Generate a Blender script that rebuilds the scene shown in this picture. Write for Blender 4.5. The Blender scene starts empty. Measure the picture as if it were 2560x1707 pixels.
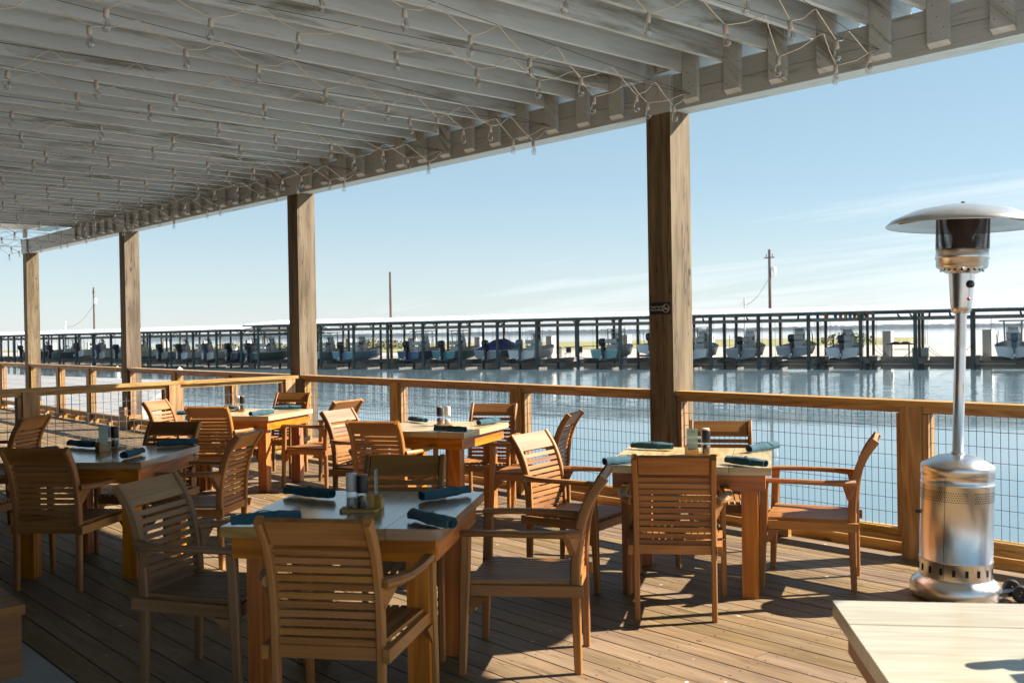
import bpy, bmesh, math, random
from mathutils import Vector, Matrix
R = math.radians
random.seed(7)
scn = bpy.context.scene
COL = scn.collection
PI = math.pi

# ------------------------------------------------------------------ mesh helper
class MB:
    """collects faces with uv (metres along the grain), a random value per piece and a material slot"""
    def __init__(s):
        s.v = []; s.f = []; s.uv = []; s.r = []; s.m = []; s.sm = []
    def add(s, verts, faces, uvs, mat=0, smooth=False, rnd=None):
        o = len(s.v); s.v += [tuple(p) for p in verts]
        rnd = random.random() if rnd is None else rnd
        for f, u in zip(faces, uvs):
            s.f.append([o + i for i in f]); s.uv.append(u); s.r.append(rnd); s.m.append(mat); s.sm.append(smooth)
    def box(s, c, size, M=None, mat=0, taper=None, grain=None):
        x, y, z = [k / 2 for k in size]
        P = [Vector((sx * x, sy * y, sz * z)) for sz in (-1, 1) for sy in (-1, 1) for sx in (-1, 1)]
        if taper:
            for p in P[4:]:
                p.x *= taper[0]; p.y *= taper[1]
        ax = grain if grain is not None else max(range(3), key=lambda k: size[k])
        F = [(0, 2, 3, 1), (4, 5, 7, 6), (0, 1, 5, 4), (2, 6, 7, 3), (0, 4, 6, 2), (1, 3, 7, 5)]
        NA = [2, 2, 1, 1, 0, 0]
        du, dv = random.uniform(0, 7), random.uniform(0, 7)
        U = []
        for f, na in zip(F, NA):
            if na == ax: a, b = [k for k in range(3) if k != ax]; ku = .35
            else: a = ax; b = 3 - ax - na; ku = 1
            U.append([(P[i][a] * ku + du, P[i][b] + dv + na * .37) for i in f])
        c = Vector(c)
        V = [(M @ p if M else p) + c for p in P]
        s.add(V, F, U, mat)
    def bar(s, a, b, w, h, up=(0, 0, 1), mat=0):
        """box from a to b, w across, h along up"""
        a = Vector(a); b = Vector(b); t = b - a; L = t.length; t.normalize()
        up = Vector(up); sd = t.cross(up)
        if sd.length < 1e-5: sd = t.cross(Vector((1, 0, 0)))
        sd.normalize(); u2 = sd.cross(t)
        M = Matrix((t, sd, u2)).transposed()
        s.box((a + b) / 2, (L, w, h), M, mat, grain=0)
    def sweep(s, pts, sec, side, mat=0, smooth=False, caps=True, scale=None, flip=False):
        """sweep closed 2-d section (a along side, b along the normal) along pts"""
        pts = [Vector(p) for p in pts]; side0 = Vector(side).normalized(); n = len(sec); V = []
        per = [0]
        for i in range(n):
            a = sec[i]; b = sec[(i + 1) % n]; per.append(per[-1] + math.hypot(a[0] - b[0], a[1] - b[1]))
        du, dv = random.uniform(0, 7), random.uniform(0, 7); ar = [0]
        for i in range(1, len(pts)): ar.append(ar[-1] + (pts[i] - pts[i - 1]).length)
        for i, p in enumerate(pts):
            t = (pts[min(i + 1, len(pts) - 1)] - pts[max(i - 1, 0)]).normalized()
            sd = (side0 - t * side0.dot(t)).normalized(); nn = sd.cross(t)
            k = scale[i] if scale else (1, 1)
            if not isinstance(k, (tuple, list)): k = (k, k)
            for a, b in sec: V.append(p + sd * a * k[0] + nn * b * k[1])
        F = []; U = []
        for i in range(len(pts) - 1):
            for j in range(n):
                j2 = (j + 1) % n
                F.append((i * n + j, i * n + j2, (i + 1) * n + j2, (i + 1) * n + j))
                U.append([(ar[i] + du, per[j] + dv), (ar[i] + du, per[j + 1] + dv), (ar[i + 1] + du, per[j + 1] + dv), (ar[i + 1] + du, per[j] + dv)])
        rnd = random.random()
        s.add(V, F, U, mat, smooth, rnd)
        if caps:
            for i, o in ((0, 0), (len(pts) - 1, 1)):
                idx = [i * n + j for j in range(n)]
                uv = [(sec[j][0] * .35 + du, sec[j][1] + dv) for j in range(n)]
                if not o: idx.reverse(); uv.reverse()
                s.add([V[k] for k in idx], [list(range(n))], [uv], mat, False, rnd)
    def rsec(s, w, h, c=.15):
        x, y = w / 2, h / 2; c = c * min(w, h)
        return [(x - c, -y), (x, -y + c), (x, y - c), (x - c, y), (-x + c, y), (-x, y - c), (-x, -y + c), (-x + c, -y)]
    def tube(s, pts, r, n=6, mat=0, smooth=True, side=None, caps=True, scale=None):
        pts = [Vector(p) for p in pts]; t = (pts[-1] - pts[0]).normalized()
        if side is None: side = (0, 0, 1) if abs(t.z) < .8 else (1, 0, 0)
        s.sweep(pts, [(r * math.cos(2 * PI * k / n), r * math.sin(2 * PI * k / n)) for k in range(n)], side, mat, smooth, caps, scale)
    def lathe(s, prof, n=24, c=(0, 0, 0), mat=0, smooth=True, M=None):
        V = []; F = []; U = []; c = Vector(c)
        for r, z in prof:
            for k in range(n):
                p = Vector((r * math.cos(2 * PI * k / n), r * math.sin(2 * PI * k / n), z)); V.append((M @ p if M else p) + c)
        for i in range(len(prof) - 1):
            for k in range(n):
                k2 = (k + 1) % n
                F.append((i * n + k, i * n + k2, (i + 1) * n + k2, (i + 1) * n + k))
                a = 2 * PI * max(prof[i][0], .01) / n
                U.append([(k * a, prof[i][1]), (k * a + a, prof[i][1]), (k * a + a, prof[i + 1][1]), (k * a, prof[i + 1][1])])
        s.add(V, F, U, mat, smooth)
    def loft(s, secs, mat=0, smooth=True, closed=False, cap0=False, cap1=False):
        n = len(secs[0]); V = [p for q in secs for p in q]; F = []; U = []; m = n if closed else n - 1
        for i in range(len(secs) - 1):
            for j in range(m):
                j2 = (j + 1) % n
                f = (i * n + j, i * n + j2, (i + 1) * n + j2, (i + 1) * n + j); F.append(f); U.append([(V[k][1], V[k][2] + V[k][0]) for k in f])
        s.add(V, F, U, mat, smooth)
        for c, i in ((cap0, 0), (cap1, len(secs) - 1)):
            if c:
                f = list(secs[i]); f = f[::-1] if i == 0 else f
                s.add(f, [list(range(n))], [[(p[0], p[2]) for p in f]], mat)
    def poly(s, P, mat=0):
        s.add(P, [list(range(len(P)))], [[(p[0], p[1]) for p in P]], mat)
    def prism(s, P, d, mat=0):
        """polygon P (3-d points) pushed along vector d"""
        d = Vector(d); P = [Vector(p) for p in P]; n = len(P); Q = [p + d for p in P]
        nm = (P[1] - P[0]).cross(P[2] - P[0])
        if nm.dot(d) > 0: P.reverse(); Q.reverse()
        V = P + Q; F = [list(range(n)), list(range(2 * n - 1, n - 1, -1))]
        for j in range(n):
            j2 = (j + 1) % n; F.append([j2, j, n + j, n + j2])
        e = (P[1] - P[0]).normalized()
        s.add(V, F, [[(V[i].dot(e), V[i].z + V[i].dot(d.normalized())) for i in f] for f in F], mat)
    def build(s, name, mats, parent=None, bevel=0, seg=1, weld=False):
        if not isinstance(mats, (list, tuple)): mats = [mats]
        me = bpy.data.meshes.new(name)
        bm = bmesh.new(); uvl = bm.loops.layers.uv.new('UVMap'); rl = bm.faces.layers.float.new('rnd')
        vs = [bm.verts.new(p) for p in s.v]
        for f, u, r, m, sm in zip(s.f, s.uv, s.r, s.m, s.sm):
            try: bf = bm.faces.new([vs[i] for i in f])
            except ValueError: continue
            bf[rl] = r; bf.material_index = m; bf.smooth = sm
            for l, q in zip(bf.loops, u): l[uvl].uv = q
        if weld: bmesh.ops.remove_doubles(bm, verts=bm.verts, dist=1e-5)
        if bevel:
            ed = [e for e in bm.edges if len(e.link_faces) == 2 and e.calc_face_angle(0) > .6]
            bmesh.ops.bevel(bm, geom=ed, offset=bevel, segments=seg, affect='EDGES', profile=.6, clamp_overlap=True)
        bm.to_mesh(me); bm.free()
        for m in mats: me.materials.append(m)
        o = bpy.data.objects.new(name, me); COL.objects.link(o)
        if parent: o.parent = parent
        return o

def thing(name, label, cat, loc=(0, 0, 0), rz=0, group=None):
    o = bpy.data.objects.new(name, None); COL.objects.link(o)
    o.empty_display_size = .1
    o.location = loc; o.rotation_euler = (0, 0, rz); o['label'] = label; o['category'] = cat
    if group: o['group'] = group
    return o
def tag(o, label, cat, group=None):
    o['label'] = label; o['category'] = cat
    if group: o['group'] = group
    return o
def struct(o, kind='structure'):
    o['kind'] = kind; return o
def copy_tree(o, parent=None):
    c = o.copy(); COL.objects.link(c)
    if parent: c.parent = parent; c.matrix_parent_inverse = o.matrix_parent_inverse
    for ch in list(o.children): copy_tree(ch, c)
    return c
def dup(o, loc, rz, label, group=None):
    c = copy_tree(o); c.location = loc; c.rotation_euler = (0, 0, rz); c['label'] = label
    if group: c['group'] = group
    return c

# ------------------------------------------------------------------ materials
def newmat(name):
    m = bpy.data.materials.new(name); m.use_nodes = True
    nt = m.node_tree; nt.nodes.clear()
    out = nt.nodes.new('ShaderNodeOutputMaterial')
    return m, nt, out
class NT:
    def __init__(s, nt): s.nt = nt
    def n(s, t, **k):
        nd = s.nt.nodes.new(t)
        for a, b in k.items(): setattr(nd, a, b)
        return nd
    def link(s, a, b): s.nt.links.new(a, b)
    def set(s, sock, v):
        if hasattr(v, 'is_output') or isinstance(v, bpy.types.NodeSocket): s.link(v, sock)
        else: sock.default_value = v
    def math(s, op, a, b=None, c=None):
        nd = s.n('ShaderNodeMath', operation=op); s.set(nd.inputs[0], a)
        if b is not None: s.set(nd.inputs[1], b)
        if c is not None: s.set(nd.inputs[2], c)
        return nd.outputs[0]
    def comb(s, x, y, z):
        nd = s.n('ShaderNodeCombineXYZ')
        for i, k in enumerate((x, y, z)): s.set(nd.inputs[i], k)
        return nd.outputs[0]
    def noise(s, vec, scale=1, detail=3, rough=.5, dist=0):
        nd = s.n('ShaderNodeTexNoise'); s.link(vec, nd.inputs['Vector'])
        nd.inputs['Scale'].default_value = scale; nd.inputs['Detail'].default_value = detail
        nd.inputs['Roughness'].default_value = rough; nd.inputs['Distortion'].default_value = dist
        return nd.outputs[0]
    def ramp(s, fac, stops, interp='LINEAR'):
        nd = s.n('ShaderNodeValToRGB'); s.link(fac, nd.inputs[0]); cr = nd.color_ramp; cr.interpolation = interp
        while len(cr.elements) < len(stops): cr.elements.new(.5)
        for e, (p, c) in zip(cr.elements, stops):
            e.position = p; e.color = (*c, 1) if len(c) == 3 else c
        return nd.outputs[0]
    def mix(s, fac, a, b, blend='MIX'):
        nd = s.n('ShaderNodeMix', data_type='RGBA', blend_type=blend)
        s.set(nd.inputs[0], fac)
        for i, k in ((6, a), (7, b)):
            if isinstance(k, (tuple, list)): k = (*k, 1) if len(k) == 3 else k
            s.set(nd.inputs[i], k)
        return nd.outputs[2]
    def principled(s, out, base, rough=.5, metal=0, bump=None, bstr=.2, bdist=.01, **kw):
        b = s.n('ShaderNodeBsdfPrincipled')
        if isinstance(base, (tuple, list)): base = (*base, 1) if len(base) == 3 else base
        s.set(b.inputs['Base Color'], base); s.set(b.inputs['Roughness'], rough); s.set(b.inputs['Metallic'], metal)
        for k, v in kw.items(): s.set(b.inputs[k.replace('_', ' ')], v)
        if bump is not None:
            bp = s.n('ShaderNodeBump'); bp.inputs['Strength'].default_value = bstr; bp.inputs['Distance'].default_value = bdist
            s.link(bump, bp.inputs['Height']); s.link(bp.outputs[0], b.inputs['Normal'])
        s.link(b.outputs[0], out.inputs[0]); return b

def wood(name, dark, light, rough=.5, coat=0, knots=.0, tint=.3, grain=1, ringk=12, bstr=.25, specks=False, wear=None, rw=.42, huev=.016, cracks=0):
    m, nt, out = newmat(name); N = NT(nt)
    uv = N.n('ShaderNodeUVMap'); uv.uv_map = 'UVMap'
    sep = N.n('ShaderNodeSeparateXYZ'); N.link(uv.outputs[0], sep.inputs[0]); u, v = sep.outputs[0], sep.outputs[1]
    at = N.n('ShaderNodeAttribute', attribute_name='rnd'); oi = N.n('ShaderNodeObjectInfo')
    rnd = N.math('FRACT', N.math('ADD', at.outputs['Fac'], N.math('MULTIPLY', oi.outputs['Random'], 3.7)))
    off = N.math('MULTIPLY', rnd, 40)
    fine = N.noise(N.comb(N.math('MULTIPLY', u, 2.2 * grain), N.math('MULTIPLY', v, 95 * grain), off), 1, 4, .65)
    low = N.noise(N.comb(N.math('MULTIPLY', u, .75 * grain), N.math('MULTIPLY', v, 7 * grain), off), 1, 2, .5, .3)
    ring = N.math('PINGPONG', N.math('MULTIPLY', low, ringk), 1)
    t = N.math('ADD', N.math('MULTIPLY', fine, .55), N.math('MULTIPLY', ring, rw), )
    blot = N.noise(N.comb(N.math('MULTIPLY', u, 1.6), N.math('MULTIPLY', v, 5), N.math('ADD', off, 9)), 1, 2)
    t = N.math('ADD', t, N.math('MULTIPLY', N.math('SUBTRACT', blot, .5), .35))
    col = N.ramp(t, [(.18, dark), (.5, tuple((a * .45 + b * .55) for a, b in zip(dark, light))), (.8, light)])
    if knots:
        vo = N.n('ShaderNodeTexVoronoi'); N.link(N.comb(N.math('MULTIPLY', u, 3), N.math('MULTIPLY', v, 6), off), vo.inputs['Vector'])
        vo.inputs['Scale'].default_value = 1
        sc_ = N.n('ShaderNodeSeparateColor'); N.link(vo.outputs['Color'], sc_.inputs[0])
        kk = N.math('SUBTRACT', N.math('MULTIPLY', N.math('SUBTRACT', sc_.outputs[0], .55), knots * 3.2), N.math('MULTIPLY', vo.outputs['Distance'], .9))
        k = N.ramp(N.math('ADD', N.math('MULTIPLY', kk, 8), .5), [(.45, (0, 0, 0)), (.6, (.85, .85, .85))])
        col = N.mix(k, col, tuple(c * .42 for c in dark))
    if cracks:
        cn = N.noise(N.comb(N.math('MULTIPLY', u, 1.1), N.math('MULTIPLY', v, 30), N.math('ADD', off, 3)), 1, 2, .5)
        ck = N.ramp(N.math('ABSOLUTE', N.math('SUBTRACT', cn, .42)), [(0, (1, 1, 1)), (.006, (1, 1, 1)), (.02, (0, 0, 0))])
        col = N.mix(N.math('MULTIPLY', ck, cracks), col, tuple(c * .25 for c in dark))
    hsv = N.n('ShaderNodeHueSaturation'); N.link(col, hsv.inputs['Color'])
    N.link(N.math('ADD', 1 - tint / 2, N.math('MULTIPLY', rnd, tint)), hsv.inputs['Value'])
    wn = N.n('ShaderNodeTexWhiteNoise', noise_dimensions='1D'); N.link(N.math('MULTIPLY', rnd, 91), wn.inputs['W'])
    N.link(N.math('ADD', .5 - huev / 2, N.math('MULTIPLY', wn.outputs['Value'], huev)), hsv.inputs['Hue'])
    sv_ = .22 if huev > .01 else .06
    N.link(N.math('ADD', 1 - sv_ / 2, N.math('MULTIPLY', wn.outputs['Value'], sv_)), hsv.inputs['Saturation'])
    col = hsv.outputs[0]
    if wear:
        g = N.n('ShaderNodeNewGeometry')
        w = N.noise(g.outputs['Position'], 1.1, 5, .65); w2 = N.ramp(w, [(.45, (0, 0, 0)), (.7, (1, 1, 1))])
        col = N.mix(N.math('MULTIPLY', w2, .35), col, wear)
    if specks:
        g = N.n('ShaderNodeNewGeometry')
        vo = N.n('ShaderNodeTexVoronoi'); N.link(g.outputs['Position'], vo.inputs['Vector']); vo.inputs['Scale'].default_value = 6.5
        k = N.ramp(vo.outputs['Distance'], [(0, (1, 1, 1)), (.05, (1, 1, 1)), (.085, (0, 0, 0))])
        keep = N.math('GREATER_THAN', N.noise(g.outputs['Position'], 3.1, 1), .52)
        col = N.mix(N.math('MULTIPLY', N.math('MULTIPLY', k, keep), .75), col, (.72, .68, .62))
    rr = N.math('ADD', rough - .08, N.math('MULTIPLY', fine, .16))
    kw = dict(Coat_Weight=coat, Coat_Roughness=.12) if coat else {}
    N.principled(out, col, rr, bump=N.math('ADD', fine, N.math('MULTIPLY', ring, .3)), bstr=bstr, bdist=.002, **kw)
    return m

def paint(name, base, rough=.55, stain=None, amt=.5, thr=.55, metal=0, scale=1.3, bump=.12):
    m, nt, out = newmat(name); N = NT(nt)
    uv = N.n('ShaderNodeUVMap'); uv.uv_map = 'UVMap'
    sep = N.n('ShaderNodeSeparateXYZ'); N.link(uv.outputs[0], sep.inputs[0])
    at = N.n('ShaderNodeAttribute', attribute_name='rnd'); oi = N.n('ShaderNodeObjectInfo')
    rnd = N.math('FRACT', N.math('ADD', at.outputs['Fac'], N.math('MULTIPLY', oi.outputs['Random'], 3.7)))
    off = N.math('MULTIPLY', rnd, 30)
    fine = N.noise(N.comb(N.math('MULTIPLY', sep.outputs[0], 3), N.math('MULTIPLY', sep.outputs[1], 60), off), 1, 4, .6)
    col = N.ramp(fine, [(.2, tuple(c * .88 for c in base)), (.8, base)])
    if stain:
        s1 = N.noise(N.comb(N.math('MULTIPLY', sep.outputs[0], scale), N.math('MULTIPLY', sep.outputs[1], scale * 7), off), 1, 6, .62, .4)
        s2 = N.ramp(s1, [(thr, (0, 0, 0)), (thr + .17, (1, 1, 1))])
        k = N.math('MULTIPLY', N.math('MULTIPLY', s2, amt), N.ramp(rnd, [(.35, (.15, .15, .15)), (.8, (1, 1, 1))]))
        col = N.mix(k, col, stain)
    hsv = N.n('ShaderNodeHueSaturation'); N.link(col, hsv.inputs['Color'])
    N.link(N.math('ADD', .94, N.math('MULTIPLY', rnd, .1)), hsv.inputs['Value'])
    N.principled(out, hsv.outputs[0], rough, metal, bump=fine, bstr=bump, bdist=.002)
    return m

def plain(name, base, rough=.5, metal=0, var=.08, scale=6, bstr=.0, **kw):
    m, nt, out = newmat(name); N = NT(nt)
    tc = N.n('ShaderNodeTexCoord'); n = N.noise(tc.outputs['Object'], scale, 4, .6)
    col = N.ramp(n, [(.3, tuple(c * (1 - var) for c in base)), (.7, tuple(min(1, c * (1 + var)) for c in base))])
    N.principled(out, col, rough, metal, bump=n if bstr else None, bstr=bstr, bdist=.005, **kw)
    return m

M = {}
M['deck'] = wood('deck_boards', (.145, .083, .036), (.37, .247, .125), .62, knots=.045, tint=.34, ringk=7, specks=True, wear=(.32, .22, .13), rw=.24, cracks=.5)
M['teak'] = wood('teak_oiled', (.25, .080, .015), (.60, .275, .072), .50, tint=.16, ringk=6, bstr=.2, rw=.25, huev=.006)
M['teakbrown'] = wood('teak_browner', (.20, .068, .015), (.50, .225, .062), .52, tint=.16, ringk=6, bstr=.25, rw=.3, huev=.006)
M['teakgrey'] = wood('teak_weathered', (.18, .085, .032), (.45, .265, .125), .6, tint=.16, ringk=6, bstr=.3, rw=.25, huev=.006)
M['pine'] = wood('pine_rail', (.33, .155, .04), (.63, .37, .135), .55, knots=.10, tint=.22, ringk=14, cracks=.35)
M['post'] = wood('rough_sawn_timber', (.105, .064, .028), (.43, .33, .205), .78, knots=.10, tint=.2, ringk=5, bstr=.6, rw=.2, cracks=.8)
M['tabletop'] = wood('varnished_pine', (.30, .155, .058), (.56, .34, .15), .30, coat=.75, knots=.07, tint=.25, ringk=11, grain=1.5, bstr=.1)  # browner tone for tables in shade; those in sun get lighter copies
M['sunlitpine'] = wood('sunlit_varnished_pine', (.52, .33, .13), (.78, .60, .31), .36, coat=.5, knots=.07, tint=.2, ringk=10, grain=1.5, bstr=.1)  # lighter copy of the tabletop pine, sunlight put into the colour
M['brightsunpine'] = wood('bright_sunlit_pine', (.43, .36, .235), (.58, .51, .37), .36, coat=.5, knots=.06, tint=.14, ringk=9, grain=2.2, bstr=.1)  # palest copy, strong sun on the corner table put into the colour
M['apron'] = wood('stained_fir', (.38, .092, .012), (.68, .235, .042), .42, knots=.08, tint=.22, ringk=12, bstr=.2)
M['greywood'] = wood('weathered_dock_wood', (.09, .08, .07), (.27, .25, .22), .8, tint=.3, ringk=6)
M['piling'] = wood('creosote_piling', (.035, .045, .042), (.12, .14, .125), .8, tint=.3, ringk=5)
M['brownpile'] = wood('brown_piling', (.07, .05, .035), (.2, .145, .1), .85, tint=.3, ringk=5)
M['white'] = paint('white_paint', (.83, .905, .93), .55, (.17, .16, .075), .8, .49)
M['beamwhite'] = paint('white_paint_mossy', (.77, .84, .85), .55, (.10, .15, .09), .9, .55, scale=2.2)
M['teal'] = paint('soffit_teal', (.13, .36, .46), .5)
M['wire'] = plain('galvanised_wire', (.15, .165, .19), .5, .5)
M['steel'] = None
M['black'] = plain('black_plastic', (.012, .012, .013), .38)
M['rubber'] = plain('rubber', (.015, .015, .016), .7)
M['dark'] = plain('dark_void', (.008, .008, .008), .8)
M['socket'] = plain('bulb_socket', (.74, .65, .58), .5)
M['cord'] = plain('cream_cord', (.82, .72, .60), .6)
M['cable'] = plain('steel_cable', (.10, .075, .06), .6, .4)
M['hook'] = plain('rusty_hook', (.12, .06, .035), .7, .5)
M['salt'] = plain('salt_grains', (.8, .79, .76), .8, scale=200, var=.15)
M['pepper'] = plain('peppercorns', (.10, .045, .03), .7, scale=160, var=.9)
M['capwhite'] = plain('white_cap', (.72, .70, .68), .35)
M['card'] = plain('menu_paper', (.74, .71, .68), .6, var=.02)
M['ink'] = plain('printed_grey', (.25, .24, .24), .6)
M['concrete'] = plain('concrete', (.50, .47, .43), .85, var=.14, scale=.7, bstr=.1)
M['lot'] = plain('pale_lot', (.42, .375, .315), .9, var=.12, scale=.35)
M['shell'] = plain('pale_shell_lot', (.36, .345, .33), .9, var=.14, scale=.5)
M['grass'] = plain('dry_grass', (.25, .22, .085), .95, var=.35, scale=.4)
M['stucco'] = plain('white_stucco', (.78, .77, .74), .8, var=.04)
M['roofwhite'] = plain('white_metal_roof', (.82, .83, .84), .4, var=.03)
M['bush'] = plain('scrub_leaves', (.17, .16, .06), .8, var=.4, scale=3)
M['signblk'] = plain('sign_black', (.012, .013, .016), .35)
M['signwht'] = plain('sign_white', (.75, .75, .72), .5, var=.02)
M['glassgreen'] = plain('acrylic_edge', (.55, .72, .66), .15)
M['bird'] = plain('dark_feathers', (.02, .02, .025), .6)
M['strap'] = plain('sling_strap', (.09, .09, .10), .7)

def steelmat():
    m, nt, out = newmat('brushed_stainless'); N = NT(nt)
    tc = N.n('ShaderNodeTexCoord'); mp = N.n('ShaderNodeMapping'); mp.inputs['Scale'].default_value = (2, 2, 260)
    N.link(tc.outputs['Object'], mp.inputs[0]); n = N.noise(mp.outputs[0], 1, 3, .6)
    n2 = N.noise(tc.outputs['Object'], 4, 4, .6)
    col = N.ramp(n2, [(.3, (.66, .655, .65)), (.7, (.72, .715, .71))])
    r = N.math('ADD', .25, N.math('MULTIPLY', n, .08))
    N.principled(out, col, r, 1.0, bump=n, bstr=.012, bdist=.001)
    return m
M['steel'] = steelmat()

def clothmat():
    m, nt, out = newmat('teal_napkin_cloth'); N = NT(nt)
    uv = N.n('ShaderNodeUVMap'); uv.uv_map = 'UVMap'; oi = N.n('ShaderNodeObjectInfo')
    w = N.n('ShaderNodeTexChecker'); w.inputs['Scale'].default_value = 900; N.link(uv.outputs[0], w.inputs['Vector'])
    tc = N.n('ShaderNodeTexCoord'); n = N.noise(tc.outputs['Object'], 25, 3, .6)
    col = N.ramp(n, [(.3, (.005, .062, .092)), (.7, (.010, .10, .14))])
    N.principled(out, col, .8, bump=N.math('ADD', N.math('MULTIPLY', w.outputs['Fac'], .3), n), bstr=.5, bdist=.003, Sheen_Weight=.18, Sheen_Roughness=.5)
    return m
M['cloth'] = clothmat()

def glassmat(name, tintc=(1, 1, 1), fac=.12):
    m, nt, out = newmat(name); N = NT(nt)
    tr = N.n('ShaderNodeBsdfTransparent'); tr.inputs[0].default_value = (*tintc, 1)
    gl = N.n('ShaderNodeBsdfGlossy'); gl.inputs['Roughness'].default_value = .04
    lw = N.n('ShaderNodeLayerWeight'); lw.inputs[0].default_value = .35
    f = N.math('ADD', fac * .5, N.math('MULTIPLY', lw.outputs['Facing'], fac * 3.2))
    mx = N.n('ShaderNodeMixShader'); N.link(f, mx.inputs[0]); N.link(tr.outputs[0], mx.inputs[1]); N.link(gl.outputs[0], mx.inputs[2])
    N.link(mx.outputs[0], out.inputs[0]); return m
M['bulb'] = glassmat('bulb_glass', (.97, .965, .95), .22)
M['glass'] = glassmat('clear_glass', (.94, .96, .95), .16)
M['acrylic'] = glassmat('acrylic', (.86, .93, .91), .1)
M['windshield'] = glassmat('windshield', (.45, .5, .52), .2)
M['filament'] = plain('filament', (.55, .27, .09), .5)

def meshmat():
    m, nt, out = newmat('perforated_emitter'); N = NT(nt)
    uv = N.n('ShaderNodeUVMap'); uv.uv_map = 'UVMap'
    sep = N.n('ShaderNodeSeparateXYZ'); N.link(uv.outputs[0], sep.inputs[0])
    a = N.math('SINE', N.math('MULTIPLY', sep.outputs[0], 700)); b = N.math('SINE', N.math('MULTIPLY', sep.outputs[1], 700))
    hole = N.math('GREATER_THAN', N.math('MULTIPLY', a, b), .28)
    tr = N.n('ShaderNodeBsdfTransparent'); pr = N.n('ShaderNodeBsdfPrincipled')
    n = N.noise(uv.outputs[0], 14, 3)
    col = N.ramp(n, [(.3, (.022, .018, .018)), (.7, (.06, .04, .034))])
    N.link(col, pr.inputs['Base Color']); pr.inputs['Roughness'].default_value = .7; pr.inputs['Metallic'].default_value = .3
    mx = N.n('ShaderNodeMixShader'); N.link(hole, mx.inputs[0]); N.link(pr.outputs[0], mx.inputs[1]); N.link(tr.outputs[0], mx.inputs[2])
    N.link(mx.outputs[0], out.inputs[0]); return m
M['emitter'] = meshmat()

def watermat():
    m, nt, out = newmat('harbour_water'); N = NT(nt)
    g = N.n('ShaderNodeNewGeometry'); pos = g.outputs['Position']
    mp = N.n('ShaderNodeMapping'); N.link(pos, mp.inputs[0]); mp.inputs['Rotation'].default_value = (0, 0, R(-20)); mp.inputs['Scale'].default_value = (.8, 1.5, 1)
    a = N.noise(mp.outputs[0], 1.5, 3, .5, .25); b = N.noise(mp.outputs[0], .45, 2, .5); c = N.noise(pos, .05, 2, .5)
    sx_ = N.n('ShaderNodeSeparateXYZ'); N.link(pos, sx_.inputs[0])
    o_ = N.math('ADD', N.math('ADD', N.math('MULTIPLY', sx_.outputs[0], -.393), N.math('MULTIPLY', sx_.outputs[1], .9196)), -74.1)
    band = N.ramp(N.math('ADD', N.math('DIVIDE', N.math('ADD', o_, 70), 70), N.math('MULTIPLY', N.math('SUBTRACT', c, .5), .25)), [(.0, (.10, .10, .10)), (.38, (.13, .13, .13)), (.47, (1, 1, 1)), (.72, (.9, .9, .9)), (.86, (.22, .22, .22)), (1, (.12, .12, .12))])
    amp = band
    h = N.math('MULTIPLY', N.math('ADD', N.math('MULTIPLY', a, .5), b), amp)
    bs = N.principled(out, (.14, .205, .235), .03, bump=h, bstr=1.0, bdist=.034, IOR=1.38)
    return m
M['water'] = watermat()

def hullmat(name, c): return plain(name, c, .32, var=.05, scale=1.5)
HC = {k: hullmat('hull_' + k, c) for k, c in dict(white=(.80, .82, .83), cream=(.66, .66, .58), teal=(.09, .30, .32), aqua=(.20, .45, .45), sky=(.16, .36, .50),
      navy=(.03, .06, .11), green=(.05, .12, .11), grey=(.32, .36, .38), pale=(.33, .45, .43), blue=(.04, .14, .27)).items()}
M['deckwhite'] = plain('boat_deck', (.74, .75, .75), .45)
M['tarp'] = plain('blue_tarp', (.012, .045, .30), .6, var=.25, scale=2, bstr=.4)
M['alu'] = plain('aluminium_tube', (.55, .56, .57), .35, .8)
M['cowl'] = plain('outboard_cowl', (.012, .016, .028), .25, var=.2)
M['cowlgrey'] = plain('outboard_grey', (.10, .13, .17), .3, var=.2)
M['cushion'] = plain('vinyl_seat', (.76, .76, .74), .5)

# ------------------------------------------------------------------ camera, sun, sky
H = 1.539
yaw, pit, rol = R(41.314), R(-.483), R(-.933)
fw = Vector((-math.cos(yaw), math.sin(yaw), 0)); rt = Vector((math.sin(yaw), math.cos(yaw), 0)); up = Vector((0, 0, 1))
fw2 = fw * math.cos(pit) + up * math.sin(pit); up2 = up * math.cos(pit) - fw * math.sin(pit)
rt3 = rt * math.cos(rol) + up2 * math.sin(rol); up3 = up2 * math.cos(rol) - rt * math.sin(rol)
cam = bpy.data.cameras.new('camera'); co = bpy.data.objects.new('camera', cam); COL.objects.link(co)
mw = Matrix((rt3, up3, -fw2)).transposed().to_4x4(); mw.translation = (0, 0, H); co.matrix_world = mw
cam.sensor_width = 36; cam.lens = 36 * 2491.5 / 2560; cam.clip_start = .1; cam.clip_end = 9000
cam.dof.use_dof = True; cam.dof.focus_distance = 8.0; cam.dof.aperture_fstop = 6.3
scn.camera = co

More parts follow.
